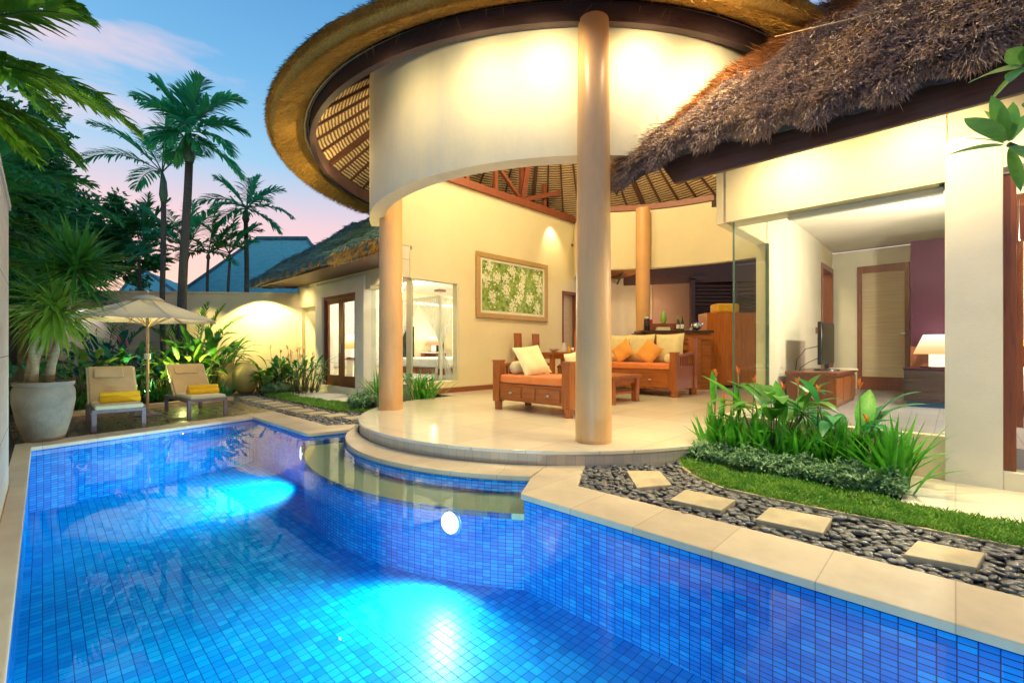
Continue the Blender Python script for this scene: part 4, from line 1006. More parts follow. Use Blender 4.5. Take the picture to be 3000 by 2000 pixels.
for x, lab, c in ((4.33,'wine bottle with pale neck on the bar, the left one of two','lime'),(4.44,'dark wine bottle with white label on the bar, the right one of two','bottle')):
    bt = thing('wine_bottle', lab, 'bottle', (x,11.9,bz), 0, 'wine bottles on the bar')
    MB().lathe([(.042,0),(.044,.02),(.044,.2),(.018,.27),(.015,.36),(.017,.37)],18).build('body', M['bottle'], bt, smooth=50)
    MB().lathe([(.046,.05),(.046,.16)],18,cap=False).build('label', M['label_white'], bt, smooth=50)
    MB().lathe([(.019,.30),(.019,.375),(.005,.38)],14).build('cap', M[c if c != 'bottle' else 'red_beam'], bt, smooth=50)
kt = thing('kettle', 'shiny round kettle on the bar', 'kettle', (4.85,12.0,bz))
MB().ell((0,0,.12),(.13,.13,.11),24,14).build('body', M['chrome'], kt, smooth=True); MB().tube([(-.06,0,.2),(-.04,0,.28),(.04,0,.28),(.06,0,.2)],.012,8).build('handle', M['black'], kt, smooth=True)
MB().tube([(.1,0,.12),(.17,0,.19),(.19,0,.22)],[.025,.016,.012],8).build('spout', M['chrome'], kt, smooth=True)
small('cup', MB().lathe([(.02,0),(.04,.05),(.042,.07)],16), 'ceramic', 'small white cup beside the kettle on the bar', 'cup', (4.66,11.88,bz), smooth=50)
small('book_stack', MB().box(-.16,.16,-.1,.1,0,.03).box(-.15,.16,-.1,.1,.032,.06).box(-.155,.15,-.1,.1,.062,.085), 'ivory', 'pale flat books stacked at the front of the bar', 'books', (3.92,11.86,bz))
small('green_vase', MB().lathe([(.05,0),(.085,.12),(.06,.28),(.02,.34)],20), 'lime', 'lime green vase on the raised shelf of the bar', 'vase', (4.05,12.2,bz+.19), smooth=50)
cb = thing('teak_cabinet', 'tall orange teak cabinet right of the bar', 'cabinet', (5.24,12.25,.15))
MB().box(0,1.45,0,.6,.08,2.02).build('carcass', M['cab'], cb, bevel=.006)
MB().box(.02,.90,-.02,0,.12,1.98).build('door', M['cab'], cb, bevel=.004); d2 = MB().box(.92,1.43,-.02,0,.12,1.98).build('door', M['cab'], cb, bevel=.004)
MB().ell((.96,-.03,1.1),(.02,.02,.02),10,6).build('handle', M['chrome'], d2, smooth=True); MB().box(.05,1.4,.04,.56,0,.08).build('plinth', M['black_wood'], cb)
o = MB().box(-.32,.32,-.22,.22,0,.26).build('floor_cushion', M['gold_cloth'], bevel=.06); o.location = (5.82,12.5,2.17); tag(o, 'golden square cushion on top of the teak cabinet', 'cushion')
# yard behind the bar
bw = thing('service_wall', 'apricot and grey wall closing the yard behind the bar', 'wall', (3,16.6,0))
MB().box(-2.0,2.1,0,.2,0,3.85).build('grey_section', M['boundary'], bw); MB().box(2.1,9,-.15,.05,0,3.7).build('apricot_section', M['orange_wall'], bw)
lv = thing('louvre_screen', 'dark louvred timber screen behind the teak cabinet', 'screen', (6.1,15.6,.0))
m = MB()
for i in range(26):
    m.cbox((1.6,.0,.3+i*.125),(3.1,.10,.018),rx=.7)
m.build('louvre_slats', M['louver'], lv); MB().box(0,.14,-.06,.06,0,3.6).build('post', M['louver'], lv); MB().box(1.5,1.6,-.06,.06,0,3.6).build('post', M['louver'], lv); MB().box(0,3.2,-.06,.06,3.55,3.68).build('rail', M['louver'], lv)
MB().box(0,3.2,.07,.09,0,3.6).build('backing', M['black_wood'], lv)
yr = thing('yard_canopy', 'dark timber canopy over the yard behind the bar', 'canopy', (3.4,14.2,3.4))
MB().add([(.7,1.6,.10),(7,.0,.0),(7,1.2,1.0),(.7,2.4,1.2),(.7,1.6,.05),(7,0,-.05),(7,1.2,.95),(.7,2.4,1.15)],[(0,1,2,3),(4,7,6,5),(0,4,5,1),(1,5,6,2),(2,6,7,3),(3,7,4,0)])
MB().bar((.55,2.0,.62),(6.8,.6,.68),.10,1.15).build('fascia', M['fascia'], yr)
m = MB(); m.bar((-1.8,1.2,1.1),(.6,1.9,.35),2.0,.06); m.build('thatch_slope', M['lining'] if False else M['orange_thatch'], yr)
for k in range(6): MB().bar((-1.4+k*.36,.8,.65),(-1.4+k*.36,2.3,.35-.04*k),.05,.07).build('rafter', M['black_wood'], yr)
lamp('yard_lamp', 'POINT', (4.6,15.2,2.6), 45, (1,.72,.4), .1); lamp('yard_lamp', 'POINT', (2.5,15.4,2.6), 25, (1,.9,.7), .1)
lamp('dining_lamp', 'SPOT', W(-7.0,9.2,4.6), 80, WARM, .03, W(-8.2,9.9,1.4), 75, .8)

# ---------------------------------------------------------------- right bedroom
Z0 = .34
hp = vthing('headboard_panel', 'aubergine partition panel behind the bedside table and bed', 'headboard', -.52, 9.72, Z0)
MB().box(0,3.2,0,.12,0,2.58).build('panel', M['purple'], hp, bevel=.004); MB().box(0,3.2,-.035,0,.0,.9).build('lower_board', M['door_wood'], hp, bevel=.004)
ns = vthing('bedside_table', 'black brown bedside table under the lit lamp', 'bedside table', -.56, 9.05, Z0)
MB().box(0,.78,0,.5,.08,.55).build('body', M['black_wood'], ns, bevel=.004); MB().box(-.01,.79,-.01,.51,.55,.575).build('top', M['purple'], ns, bevel=.003); MB().box(.03,.75,.03,.47,.0,.08).build('plinth', M['blue_tile'], ns)
dr = MB().box(.02,.76,-.012,0,.12,.53).build('drawer', M['black_wood'], ns, bevel=.004)
def shade_mat(col, power, s):
    t = NT('lamp_shade_lit'); sp = t.n('ShaderNodeSeparateXYZ'); t.l(t.coords('Object'), sp.inputs[0]); f = t.math('DIVIDE', t.math('SUBTRACT', sp.outputs[2], .21*s), .29*s)
    e = t.n('ShaderNodeEmission'); t.l(t.ramp(f, [(0,tuple(c*.8 for c in col)),(.35,tuple(min(1,c*.9+.12) for c in col)),(.7,(1,.86,.6)),(1,(1,.95,.82))]), e.inputs[0]); e.inputs[1].default_value = power; t.l(e.outputs[0], t.out.inputs[0]); return t.m
def table_lamp(label, loc, s, glowcol, power, col, light=(1,.72,.42)):
    r = thing('table_lamp', label, 'table lamp', loc)
    MB().box(-.15*s,.15*s,-.12*s,.12*s,0,.02*s).build('base', M['purple'], r); MB().box(-.065*s,.065*s,-.065*s,.065*s,.02*s,.23*s).build('stem', glow('lamp_stem_glass', (1,.85,.6), 1.3), r)
    MB().lathe([(.27*s,.21*s),(.155*s,.50*s)],28,cap=False).build('lamp_shade', shade_mat(glowcol, power, s), r, smooth=True)
    lamp('bulb', 'POINT', (loc[0],loc[1],loc[2]+.56*s), 24*s, light, .03); lamp('bulb', 'POINT', (loc[0]-.1,loc[1]-.32,loc[2]+.12*s), 3*s, light, .03); return r
lx = W(-.20,9.30,Z0+.575)
table_lamp('lit bedside lamp with a flared shade against the aubergine panel', lx, 1.0, (1.0,.50,.18), 1.25, None, (1,.62,.55))
q = W(.02,9.22,Z0+.576); gl = MB().lathe([(.04,0),(.045,.09)],16); small('drinking_glass', gl, 'ceramic', 'small glass right of the bedside lamp', 'glass', q, smooth=50)
o = MB().box(-.09,.09,-.03,.03,0,.02).build('remote_control', M['black']); o.location = W(.0,9.12,Z0+.576); o.rotation_euler = (0,0,RZ+.1); tag(o, 'dark remote control at the front of the bedside table', 'remote control')
ts = vthing('television_stand', 'reddish teak stand carrying the television', 'television stand', -1.86, 7.85, Z0)
MB().box(0,.66,0,1.85,.47,.52).build('top', M['door_wood'], ts, bevel=.005); MB().box(.02,.62,.02,1.82,.0,.47).build('body', M['door_wood'], ts)
for k in range(3): MB().box(.62,.64,.06+.6*k,.60+.6*k,.06,.43).build('drawer', M['teak'], ts, bevel=.004)
tv = vthing('television', 'black flat television seen from its edge on the teak stand', 'television', -1.48, 8.75, Z0+.52)
MB().box(-.035,.02,-.50,.50,.10,.76).build('body', M['black'], tv, bevel=.01); MB().box(.02,.026,-.47,.47,.13,.73).build('screen', M['dark_glass'], tv)
MB().lathe([(.18,0),(.17,.02),(.03,.03),(.03,.14)],24,(0,0,0)).build('stand', M['black'], tv, smooth=40)
MB().box(-.07,-.035,-.25,.25,.18,.6).build('rear_housing', M['black'], tv, bevel=.01)
c = MB().tube([W(-1.52,8.3,Z0+.9),W(-1.62,8.0,Z0+.86),W(-1.72,7.95,Z0+.7),W(-1.76,8.05,Z0+.53)],.006,6); tag(c.build('cable', M['black'], smooth=True), 'thin black cable looping from the television to its stand', 'cable')
c = MB().tube([W(-1.52,8.35,Z0+.72),W(-1.6,8.1,Z0+.66),W(-1.68,8.0,Z0+.58),W(-1.72,8.1,Z0+.525)],.006,6); tag(c.build('cable', M['black'], smooth=True), 'lower black cable hanging behind the television', 'cable')
bs = MB().box(-.2,.2,-.13,.13,0,.02).build('magazine', M['ivory']); bs.location = W(-1.35,9.2,Z0+.52); bs.rotation_euler = (0,0,RZ+.3); tag(bs, 'pale magazine lying beside the television', 'magazine')
def bed(label, a, b, w, d, z0, turn=0.0, pillows=()):
    r = vthing('bed', label, 'bed', a, b, z0, turn)
    MB().box(0,w,0,d,.22,.34).build('bed_base', M['door_wood'], r, bevel=.005); MB().box(.02,w-.02,.02,d-.02,.34,.60).build('mattress', M['white_cloth'], r, bevel=.05)
    MB().box(-.01,w+.01,-.01,d-.5,.40,.625).build('bedcover', M['white_cloth'], r, bevel=.05)
    for x in (.05,w-.15):
        for y in (.05,d-.15): MB().box(x,x+.1,y,y+.1,0,.22).build('leg', M['door_wood'], r)
    return r
bed('white bed with an ochre cushion seen through the open door', .55, 7.55, 2.0, 2.1, Z0)
vcushion('cushion', 'ochre cushion standing on a corner on the white bed', 'cushion', .95, 8.45, Z0+.62+.30, .55, .55, .15, 'orange2', .1, 1.25, PI/4)
vcushion('pillow', 'white pillow propped against the aubergine headboard', 'pillow', 1.15, 9.42, Z0+.62+.24, .75, .45, .2, 'white_cloth', 0, 1.2)
def drape(name, pts_top, pts_bot, parent, mat, n=24, amp=.03, waist=None):
    m = MB(); J = 14
    for j in range(J+1):
        t = j/J
        for i in range(n+1):
            s = i/n; p = [pts_top[0][k]*(1-s)+pts_top[1][k]*s for k in range(3)]; q = [pts_bot[0][k]*(1-s)+pts_bot[1][k]*s for k in range(3)]
            if waist and t > 0:
                wq, tw = waist; u = t/tw if t < tw else (1-t)/(1-tw); e = u*u*(3-2*u) if t < tw else u
                base = p if t < tw else q; x = base[0]+(wq[0]-base[0])*e; y = base[1]+(wq[1]-base[1])*e; z = p[2]+(q[2]-p[2])*t
            else: x, y, z = (p[k]+(q[k]-p[k])*t for k in range(3))
            f = amp*sin(s*n*1.35)*(.5+.5*t); m.v.append((x+f, y+f*.8, z))
    for j in range(J):
        for i in range(n): k = j*(n+1)+i; m.f.append((k,k+1,k+n+2,k+n+1))
    return m.build(name, mat, parent, smooth=True)
cn = vthing('bed_net', 'white net draped over the bed behind the open door', 'bed net', .6, 7.6, Z0)
drape('drape', ((-.1,-.1,2.45),(2.2,-.1,2.75)), ((-.1,.4,1.55),(2.2,.9,1.9)), cn, M['net']); drape('drape', ((-.1,0,2.4),(-.1,2.0,2.4)), ((.1,1.5,1.0),(-.1,2.0,.7)), cn, M['net'])
MB().box(-.13,-.07,-.13,-.07,0,2.5).build('post', M['door_wood'], cn); MB().box(-.13,2.2,-.13,-.07,2.5,2.56).build('rail', M['door_wood'], cn)
# ---------------------------------------------------------------- left bedroom: canopy bed behind the corner glass
cb = vthing('canopy_bed', 'canopy bed with tied white net inside the far bedroom', 'bed', -11.3, 7.0, Z0)
MB().box(0,1.95,0,2.0,.2,.36).build('bed_base', M['door_wood'], cb); MB().box(.03,1.92,.03,1.97,.36,.62).build('mattress', M['white_cloth'], cb, bevel=.05)
for x, y in ((0,0),(1.9,0),(0,1.95),(1.9,1.95)):
    p = MB().box(x,x+.07,y,y+.07,0,2.15).build('post', M['white_plaster'], cb)
for q in ((0,1.97,0,.07),(0,1.97,1.95,2.02),(0,.07,.07,1.95),(1.9,1.97,.07,1.95)): MB().box(q[0],q[1],q[2],q[3],2.15,2.22).build('rail', M['white_plaster'], cb)
for (x,y,dx,dy) in ((1.93,0.0,-1,0),(1.93,.03,0,1),(.03,.0,1,0),(1.93,1.98,0,-1)):
    drape('drape', ((x,y,2.15),(x+dx*.95,y+dy*.98,2.15)), ((x-.12,y-.1,.05),(x+dx*.25+.12,y+dy*.25+.1,.05)), cb, M['net'], waist=((x+.02,y+.02),.6), amp=.025)
MB().box(1.82,2.05,-.08,.12,2.30,2.36).build('finial', M['door_wood'], cb)
wp = vthing('dark_panel', 'dark framed panels on the end wall of the far bedroom', 'panel', -14.88, 9.2, .34)
for y0, y1, z1 in ((0,.7,1.72),(1.65,2.1,1.35)): MB().box(0,.05,y0,y1,.47,z1).build('pane', M['dark_glass'], wp, bevel=.01)
tb = vthing('writing_desk', 'pale writing desk in the far bedroom behind the corner glass', 'desk', -14.8, 10.15, Z0)
MB().box(0,1.0,0,.5,.70,.75).build('desktop', M['white_plaster'], tb); MB().box(.02,.3,.02,.48,0,.7).build('pedestal', M['door_wood'], tb); MB().box(.92,.98,.02,.48,0,.7).build('leg', M['door_wood'], tb)
table_lamp('small lit orange lamp on the writing desk of the far bedroom', W(-14.3,10.42,Z0+.75), 1.2, (1,.36,.10), 1.3, None)
sd = vthing('side_table', 'small side table with a lit lamp behind the far glass door', 'side table', -13.75, 6.6, Z0)
MB().box(0,.5,0,.5,.52,.56).build('tabletop', M['door_wood'], sd); MB().box(.05,.45,.05,.45,0,.52).build('body', M['white_plaster'], sd)
table_lamp('lit orange lamp visible through the far glass door', W(-13.5,6.85,Z0+.56), 1.5, (1,.42,.08), 1.6, None)
bl = vthing('window_blind', 'white slatted blind behind the far glass door', 'blind', -14.85, 6.2, Z0+.2, PI/2)
m = MB()
for i in range(38): m.cbox((1.2,0,.1+i*.06),(2.4,.03,.035),rx=.5)
m.build('slats', M['white_cloth'], bl)
# ---------------------------------------------------------------- pool lights
def pool_light(label, p, face, power):
    r = thing('pool_light', label, 'pool light', p, math.atan2(face[1], face[0]))
    T = Ry(PI/2); m = MB().lathe([(.12,0),(.12,.012),(.10,.02)],28); m.v = [tuple(T @ Vector(q)) for q in m.v]; m.build('rim', M['chrome'], r, smooth=40)
    m = MB().lathe([(.097,.021),(.07,.03),(.002,.033)],24); m.v = [tuple(T @ Vector(q)) for q in m.v]; m.build('lens', glow('pool_lens', (.80,.94,1), 3), r, smooth=True)
    q = (p[0]+face[0]*.10, p[1]+face[1]*.10, p[2]); lamp('pool_lamp', 'SPOT', q, power, (.60,.92,1), .03, (p[0]+face[0], p[1]+face[1], p[2]-.34), 146, .9)
def vdir(a, b): v = W(a, b); l = math.hypot(v[0], v[1]); return (v[0]/l, v[1]/l)
pool_light('lit underwater lamp at the inner pool corner by the far coping', W(-6.75,2.61,-.30), vdir(-.35,-1), 330)
pool_light('lit underwater lamp under the curved ledge, nearest the camera', W(-3.15,2.47,-.30), vdir(.35,-1), 170)
pool_light('added underwater lamp on the unseen near end wall of the pool', W(1.86,1.6,-.35), vdir(-1,-.1), 230)  # out of frame, added to brighten the water
pool_light('added unseen underwater lamp below the boundary side coping, beside the camera', W(-.9,-.09,-.32), vdir(-1,.5), 330)  # also out of frame, added to light the left of the pool

# ---------------------------------------------------------------- garden walls
gw = thing('garden_wall', 'pale plastered garden wall behind the loungers', 'wall', (-9.7,14.3,0))
p0, p1 = (-15.6,13.72), (-6.4,14.62)
dx, dy = p1[0]-p0[0], p1[1]-p0[1]; L_ = math.hypot(dx, dy); ng = (-dy/L_*.2, dx/L_*.2)
MB().prism([p0, p1, (p1[0]+ng[0], p1[1]+ng[1]), (p0[0]+ng[0], p0[1]+ng[1])], -.03, 2.93).build('wall', M['boundary'], gw, off=(-9.7,14.3,0))
MB().prism([(p0[0]-ng[0]*.15, p0[1]-ng[1]*.15), (p1[0]-ng[0]*.15, p1[1]-ng[1]*.15), (p1[0]+ng[0]*1.15, p1[1]+ng[1]*1.15), (p0[0]+ng[0]*1.15, p0[1]+ng[1]*1.15)], 2.93, 2.99).build('coping', M['boundary'], gw, off=(-9.7,14.3,0))
sw = vthing('side_wall', 'stone clad boundary wall end beside the pool edge', 'wall', -5.97, -.208, 0)
def panelw():
    t = NT('sandstone_cladding'); tc = t.coords('Object'); sp = t.n('ShaderNodeSeparateXYZ'); t.l(tc, sp.inputs[0])
    g = t.math('GREATER_THAN', t.math('ABSOLUTE', t.math('SUBTRACT', t.math('FRACT', t.math('DIVIDE', t.math('ADD', sp.outputs[2], .1), .62)), .5)), .494)
    n = t.noise(t.coords('Object', (1,1,5)), 1.4, 6, .65)
    t.pbr(t.mix(g, t.ramp(n, [(.3,(.66,.56,.40)),(.7,(.80,.72,.56))]), (.2,.16,.1)), .6, t.bump(n, .15, .01)); return t.m
MB().box(0,9,-.22,0,-.03,2.42).build('wall', panelw(), sw); MB().box(-.02,9,-.24,.015,2.42,2.47).build('coping', M['coping'], sw)
sw2 = vthing('side_wall', 'shaded boundary wall behind the large plant pot', 'wall', -6.2, -.75, 0)
MB().box(-15,0,-.2,0,-.03,2.9).build('wall', M['boundary'], sw2)
# far villa roofs beyond the wall
def far_roof(label, px0, px1, pya, pyb, Y, apx, depth=6):
    a = K(px0, pyb, Y); b = K(px1, pyb, Y); ap = K(apx[0], pya, Y+depth/2); ap2 = K(apx[1], pya, Y+depth/2)
    r = thing('villa_roof', label, 'roof', (a[0], a[1], 0)); rnd = random.Random(int(px0)); m = MB(); n = 24
    base = [a, b, (b[0], b[1]+depth, b[2]), (a[0], a[1]+depth, a[2])]; tp = [ap, ap2, ap2, ap]
    for i in range(4):
        p, q, P, Q = base[i], base[(i+1)%4], tp[i], tp[(i+1)%4]; k0 = len(m.v)
        for j in range(n+1):
            for k in range(n+1):
                s_, t_ = k/n, j/n; x = [(p[c]*(1-s_)+q[c]*s_)*(1-t_)+(P[c]*(1-s_)+Q[c]*s_)*t_ for c in range(3)]; x[2] -= .04*sin(PI*t_)*(1-t_); m.v.append((x[0]+rnd.gauss(0,.01), x[1], x[2]+rnd.gauss(0,.012)))
        for j in range(n):
            for k in range(n): z = k0+j*(n+1)+k; m.f.append((z,z+1,z+n+2,z+n+1))
    m.build('thatch', M['slate'], r, off=(a[0],a[1],0))
    rc = MB().tube([ap, ap2], .13, 8).tube([a, ap], .08, 8).tube([b, ap2], .08, 8); rc.build('ridge_cap', M['thatch_teal'], r, off=(a[0],a[1],0))
    MB().box(a[0]+.6, b[0]-.6, a[1]+.6, a[1]+depth-.6, 0, a[2]+.05).build('wall', M['boundary'], r, off=(a[0],a[1],0))
far_roof('blue green thatched roof of another villa beyond the garden wall', 520, 1010, 700, 862, 19, (752,900))
far_roof('low dark thatched roof farther off, behind the parasol palms', 350, 520, 795, 858, 24, (400,430), 4)

# ---------------------------------------------------------------- loungers, parasol, pot
def lounger(label, fl, fr, tag_group='sun loungers on the deck', rot=0.0):
    d = vnorm(vsub(fr, fl)); rz = math.atan2(d[1], d[0]); r = thing('sun_lounger', label, 'sun lounger', (fl[0],fl[1],0), rz, tag_group)
    w = .62; L = 1.45
    MB().box(0,w,-.0,.05,.26,.31).box(0,w,1.40,1.45,.26,.31).box(0,.045,.05,1.4,.26,.31).box(w-.045,w,.05,1.4,.26,.31).build('frame', M['frame_grey'], r, bevel=.004)
    for x in (0,w-.055):
        for y in (0,1.39): MB().box(x,x+.055,y,y+.06,-.006,.262).build('leg', M['frame_grey'], r, bevel=.004)
    m = MB().box(.03,w-.03,-.02,.90,.31,.375); m.build('seat_pad', M['seat_pad'], r, bevel=.025)
    T = T_((0,.84,.33)) @ Rx(math.radians(48)); b = MB().box(.02,w-.02,0,.74,.0,.055,T).build('backrest', M['sling'], r, bevel=.02)
    MB().box(.09,w-.16,.47,.67,.056,.085,T).build('head_pad', M['sling'], b, bevel=.015)
    MB().box(.0,.022,.0,.74,-.03,.02,T).build('side_rail', M['seat_pad'], b); MB().box(w-.022,w,.0,.74,-.03,.02,T).build('side_rail', M['seat_pad'], b)
    MB().bar((.05,1.22,.29),(.05,1.18,.68),.02,.02).bar((w-.05,1.22,.29),(w-.05,1.18,.68),.02,.02).build('support', M['frame_grey'], r)
    return r, rz
f1 = G(268,1266); f2 = vadd(f1, (.70,.715,0))
r1, z1 = lounger('beige sun lounger nearest the big plant pot', f1, f2)
r2, z2 = lounger('beige sun lounger right of the parasol pole', G(550,1224), vadd(G(550,1224), (.64,.77,0)))
for r, z, lab in ((r1,z1,'rolled bright yellow towel on the lounger by the pot'),(r2,z2,'rolled bright yellow towel on the lounger right of the parasol')):
    x0, y0 = r.location[0], r.location[1]; T = T_((x0,y0,0)) @ Rz_(z)
    tw = thing('towel', lab, 'towel', tuple(T @ Vector((.35,.42,.375))), z+.05, 'yellow towels on the loungers')
    for k, (y, zz, n_) in enumerate(((-.05,.045,'roll'),(.05,.045,'roll'),(0,.115,'roll'))):
        m = MB().lathe([(.005,-.24),(.045,-.24),(.05,-.23),(.05,.23),(.045,.24),(.005,.24)],16); m.v = [tuple(Ry(PI/2) @ Vector(q)) for q in m.v]; m.v = [(q[0],q[1]+y,q[2]+zz) for q in m.v]; m.build('roll', M['yellow_towel'], tw, smooth=60)
    q = tuple(T @ Vector((.33,.42,.375+.165))); fo = MB()
    for k in range(5):
        t = 2*PI*k/5; fo.leaf((0,0,.005), (cos(t),sin(t),.45), .045, .026, .6, 'oval', 4)
    small('frangipani_blossom', fo, 'white_cloth', 'white frangipani blossom on the towel '+('by the pot' if r is r1 else 'right of the parasol'), 'flower', q)
up = G(432,1216); 
pr = thing('parasol', 'large cream octagonal parasol over the two loungers', 'parasol', (up[0],up[1],0), .15)
H_ = 2.16; Yp = up[1]
MB().lathe([(.22,-.006),(.22,.03),(.05,.05),(.03,.12)],28).build('base', M['frame_grey'], pr, smooth=40)
MB().lathe([(.024,.0),(.024,H_-.02)],14).build('pole', M['pole'], pr, smooth=60); MB().lathe([(.045,0),(.05,.05),(.045,.1)],16,(0,0,1.02)).build('crank', M['ivory'], pr, smooth=50)
R_ = 1.13; ze = HC+(HY-938)*Yp/F; zt = HC+(HY-872)*Yp/F+.02
m = MB(); N8 = 8; K8 = 8
for j in range(9):
    t = j/8
    for i in range(N8*K8):
        q = 2*PI*i/(N8*K8); ph = (i % K8)/K8; rr = R_*t*(cos(PI/N8)/cos((ph-.5)*2*PI/N8)); sag = -.05*sin(PI*t)*sin(PI*ph)-.015*sin(PI*ph)*t
        m.v.append((rr*cos(q), rr*sin(q), zt+(ze-zt)*(t**1.08)+sag))
n8 = N8*K8
for j in range(8):
    for i in range(n8): m.f.append((j*n8+i, (j+1)*n8+i, (j+1)*n8+(i+1)%n8, j*n8+(i+1)%n8))
cv = NT('parasol_cloth'); v_ = cv.coords('Object'); cv.pbr(cv.ramp(cv.noise(v_, 3, 3), [(.3,(.74,.68,.54)),(.7,(.66,.60,.48))]), .8, None, spec=.2, trans=.25)
can = m.build('canopy', cv.m, pr, smooth=35)
m = MB().lathe([(.26,ze+(zt-ze)*.84),(.16,zt+.0),(.02,zt+.035)],32); m.build('vent_cap', cv.m, can, smooth=True)
MB().lathe([(.01,0),(.03,.03),(.01,.07)],12,(0,0,zt+.05)).build('finial', M['pole'], pr, smooth=True)
for i in range(8):
    q = 2*PI*i/8; c_, s_ = cos(q), sin(q)
    rb_ = MB().bar((.03*c_,.03*s_,zt-.05),(R_*.985*c_,R_*.985*s_,ze-.01),.018,.022).build('rib', M['pole'], pr)
    MB().bar((.03*c_,.03*s_,H_-.55),(R_*.52*c_,R_*.52*s_,(zt+ze)/2-.03),.014,.016).build('strut', M['pole'], rb_)
pc = (-5.74,5.78) ; pc = (K(118,1290,5.98)[0], 6.03)
pt_ = thing('plant_pot', 'huge weathered stone pot at the pool corner', 'pot', (pc[0],pc[1],0))
MB().lathe([(.18,-.006),(.20,.02),(.265,.28),(.305,.52),(.30,.66),(.28,.71),(.298,.73),(.298,.77),(.26,.77),(.255,.72),(.0,.70)],48).build('pot', M['pot'], pt_, smooth=50)
MB().lathe([(.257,.70),(.0,.735)],24).build('soil', M['earth'], pt_)

# ---------------------------------------------------------------- plants
RN = random.Random(77)
def tuft(mb, c, up, n, L, Wd, rnd, lo=-.5, droop=1.0):
    """spiky rosette"""
    up = vnorm(up); ax = vnorm(vcross(up, (1,0,.1))); ay = vcross(up, ax)
    for i in range(n):
        t = rnd.uniform(0, 2*PI); e = rnd.uniform(lo, 1.35)
        d = vadd(vmul(up, sin(e)), vmul(vadd(vmul(ax, cos(t)), vmul(ay, sin(t))), cos(e)))
        mb.leaf(vadd(c, vmul(up, rnd.uniform(-.12,.05))), d, L*rnd.uniform(.7,1.1), Wd*rnd.uniform(.7,1.1), droop*rnd.uniform(.4,1.2), 'strap', 6, .35)
def pandan():
    r = thing('pandan_plant', 'spiky green potted pandan with two leaning pale stems', 'plant', (pc[0],pc[1],.74)); Y = pc[1]
    def L(px, py, dy=0.0): 
        k = K(px, py, Y+dy); return (k[0]-pc[0], k[1]-pc[1], k[2]-.74)
    for pts, rr in (([L(88,1135),L(98,1060),L(112,1000),L(150,935),L(178,880)],(.075,.06,.055,.045,.035)),([L(140,1135,.1),L(150,1070,.1),L(168,1010,.1),L(200,900,.1),L(222,800,.1),L(228,770,.1)],(.06,.05,.045,.04,.035,.03)),([L(96,1132,-.1),L(102,1075,-.1),L(92,1020,-.1),L(120,960,-.05)],(.05,.04,.035,.03))):
        MB().tube(pts, list(rr), 12).build('stem', M['trunk_pale'], r, smooth=True)
    rnd = random.Random(5)
    m = MB(); tuft(m, L(160,905), (-.15,-.3,1), 190, .68, .042, rnd, -.95, 1.2); m.build('leaves', M['leaf_yellow'], r, smooth=True)
    m = MB(); tuft(m, L(224,785,.1), (.25,0,1), 230, .74, .042, rnd, -.6, .6); m.build('leaves', M['leaf'], r, smooth=True)
    m = MB(); tuft(m, L(110,870,.2), (-.2,.1,1), 60, .5, .034, rnd, -.5, .9); m.build('leaves', M['leaf'], r, smooth=True)
pandan()
def rot2(d, t): return (d[0]*cos(t)-d[1]*sin(t), d[0]*sin(t)+d[1]*cos(t), d[2])
def frond(mb, st, p, d, L, lw, ll, droop, n=46, rnd=RN, twist=0, up=.25, leafd=.5, stem=.02, gap=.16):
    """feather palm frond; st collects the midrib"""
    q = p; dr = vnorm(d); step = L/n; path = [q]
    for i in range(n+1):
        t = i/n; sd = vcross(dr, (0,0,1))
        if vlen(sd) < 1e-3: sd = (1,0,0)
        sd = vnorm(sd); nn = vnorm(vcross(sd, dr))
        if t > gap:
            k = (sin(PI*min(1,(t-gap)/(1-gap)*.9+.1))**.6)
            for s in (-1,1):
                if rnd.random() < .06: continue
                f = .9-.35*t
                dd = vadd(vadd(vmul(sd, s*f), vmul(dr, .55+.5*t)), vmul(nn, up+rnd.gauss(0,.12)))
                dd = (dd[0]+rnd.gauss(0,.06), dd[1]+rnd.gauss(0,.06), dd[2]+rnd.gauss(0,.08))
                mb.leaf(q, dd, ll*k*rnd.uniform(.85,1.1), lw*rnd.uniform(.8,1.15), leafd*rnd.uniform(.6,1.4), 'lance', 4, .3)
        q = vadd(q, vmul(dr, step)); dr = vnorm((dr[0], dr[1], dr[2]-droop/n*(.4+1.2*t))); path.append(q)
    st.tube(path[::3]+[path[-1]], [stem*(1-.8*i/len(path[::3])) for i in range(len(path[::3])+1)], 5)
def palm(label, base, top, r0, r1, fr, mats, L, lw, ll, shaft=.9, group=None, seed=1, n=40, ring=True):
    rnd = random.Random(seed); r = thing('palm_tree', label, 'palm tree', base, 0, group); o_ = base
    pts = []; 
    for i in range(9):
        t = i/8; pts.append((base[0]+(top[0]-base[0])*t+.04*sin(t*5+seed), base[1]+(top[1]-base[1])*t, base[2]+(top[2]-shaft-base[2])*t))
    MB().tube(pts, [r0+(r1-r0)*i/8 for i in range(9)], 14).build('trunk', M['trunk'], r, off=o_, smooth=True)
    if shaft > .05:
        pp = [pts[-1], vadd(pts[-1], (0,0,shaft*.25)), vadd(pts[-1], (0,0,shaft*.7)), (top[0],top[1],top[2])]
        MB().tube(pp, [r1*1.05, r1*1.7, r1*1.25, r1*.5], 14).build('crown_shaft', M['trunk_green'], r, off=o_, smooth=True)
    mb = MB(); st = MB()
    for az, el, Ls, dp in fr:
        t = math.radians(az); e = math.radians(el); frond(mb, st, top, (cos(t)*cos(e), sin(t)*cos(e), sin(e)), L*Ls, lw, ll, dp, n, rnd, leafd=.8)
    mb.build('crown', M[mats], r, off=o_, smooth=True); st.build('midribs', M['trunk_green'], r, off=o_, smooth=True); return r
grp = 'palms around the garden wall'
Yt = 13.9
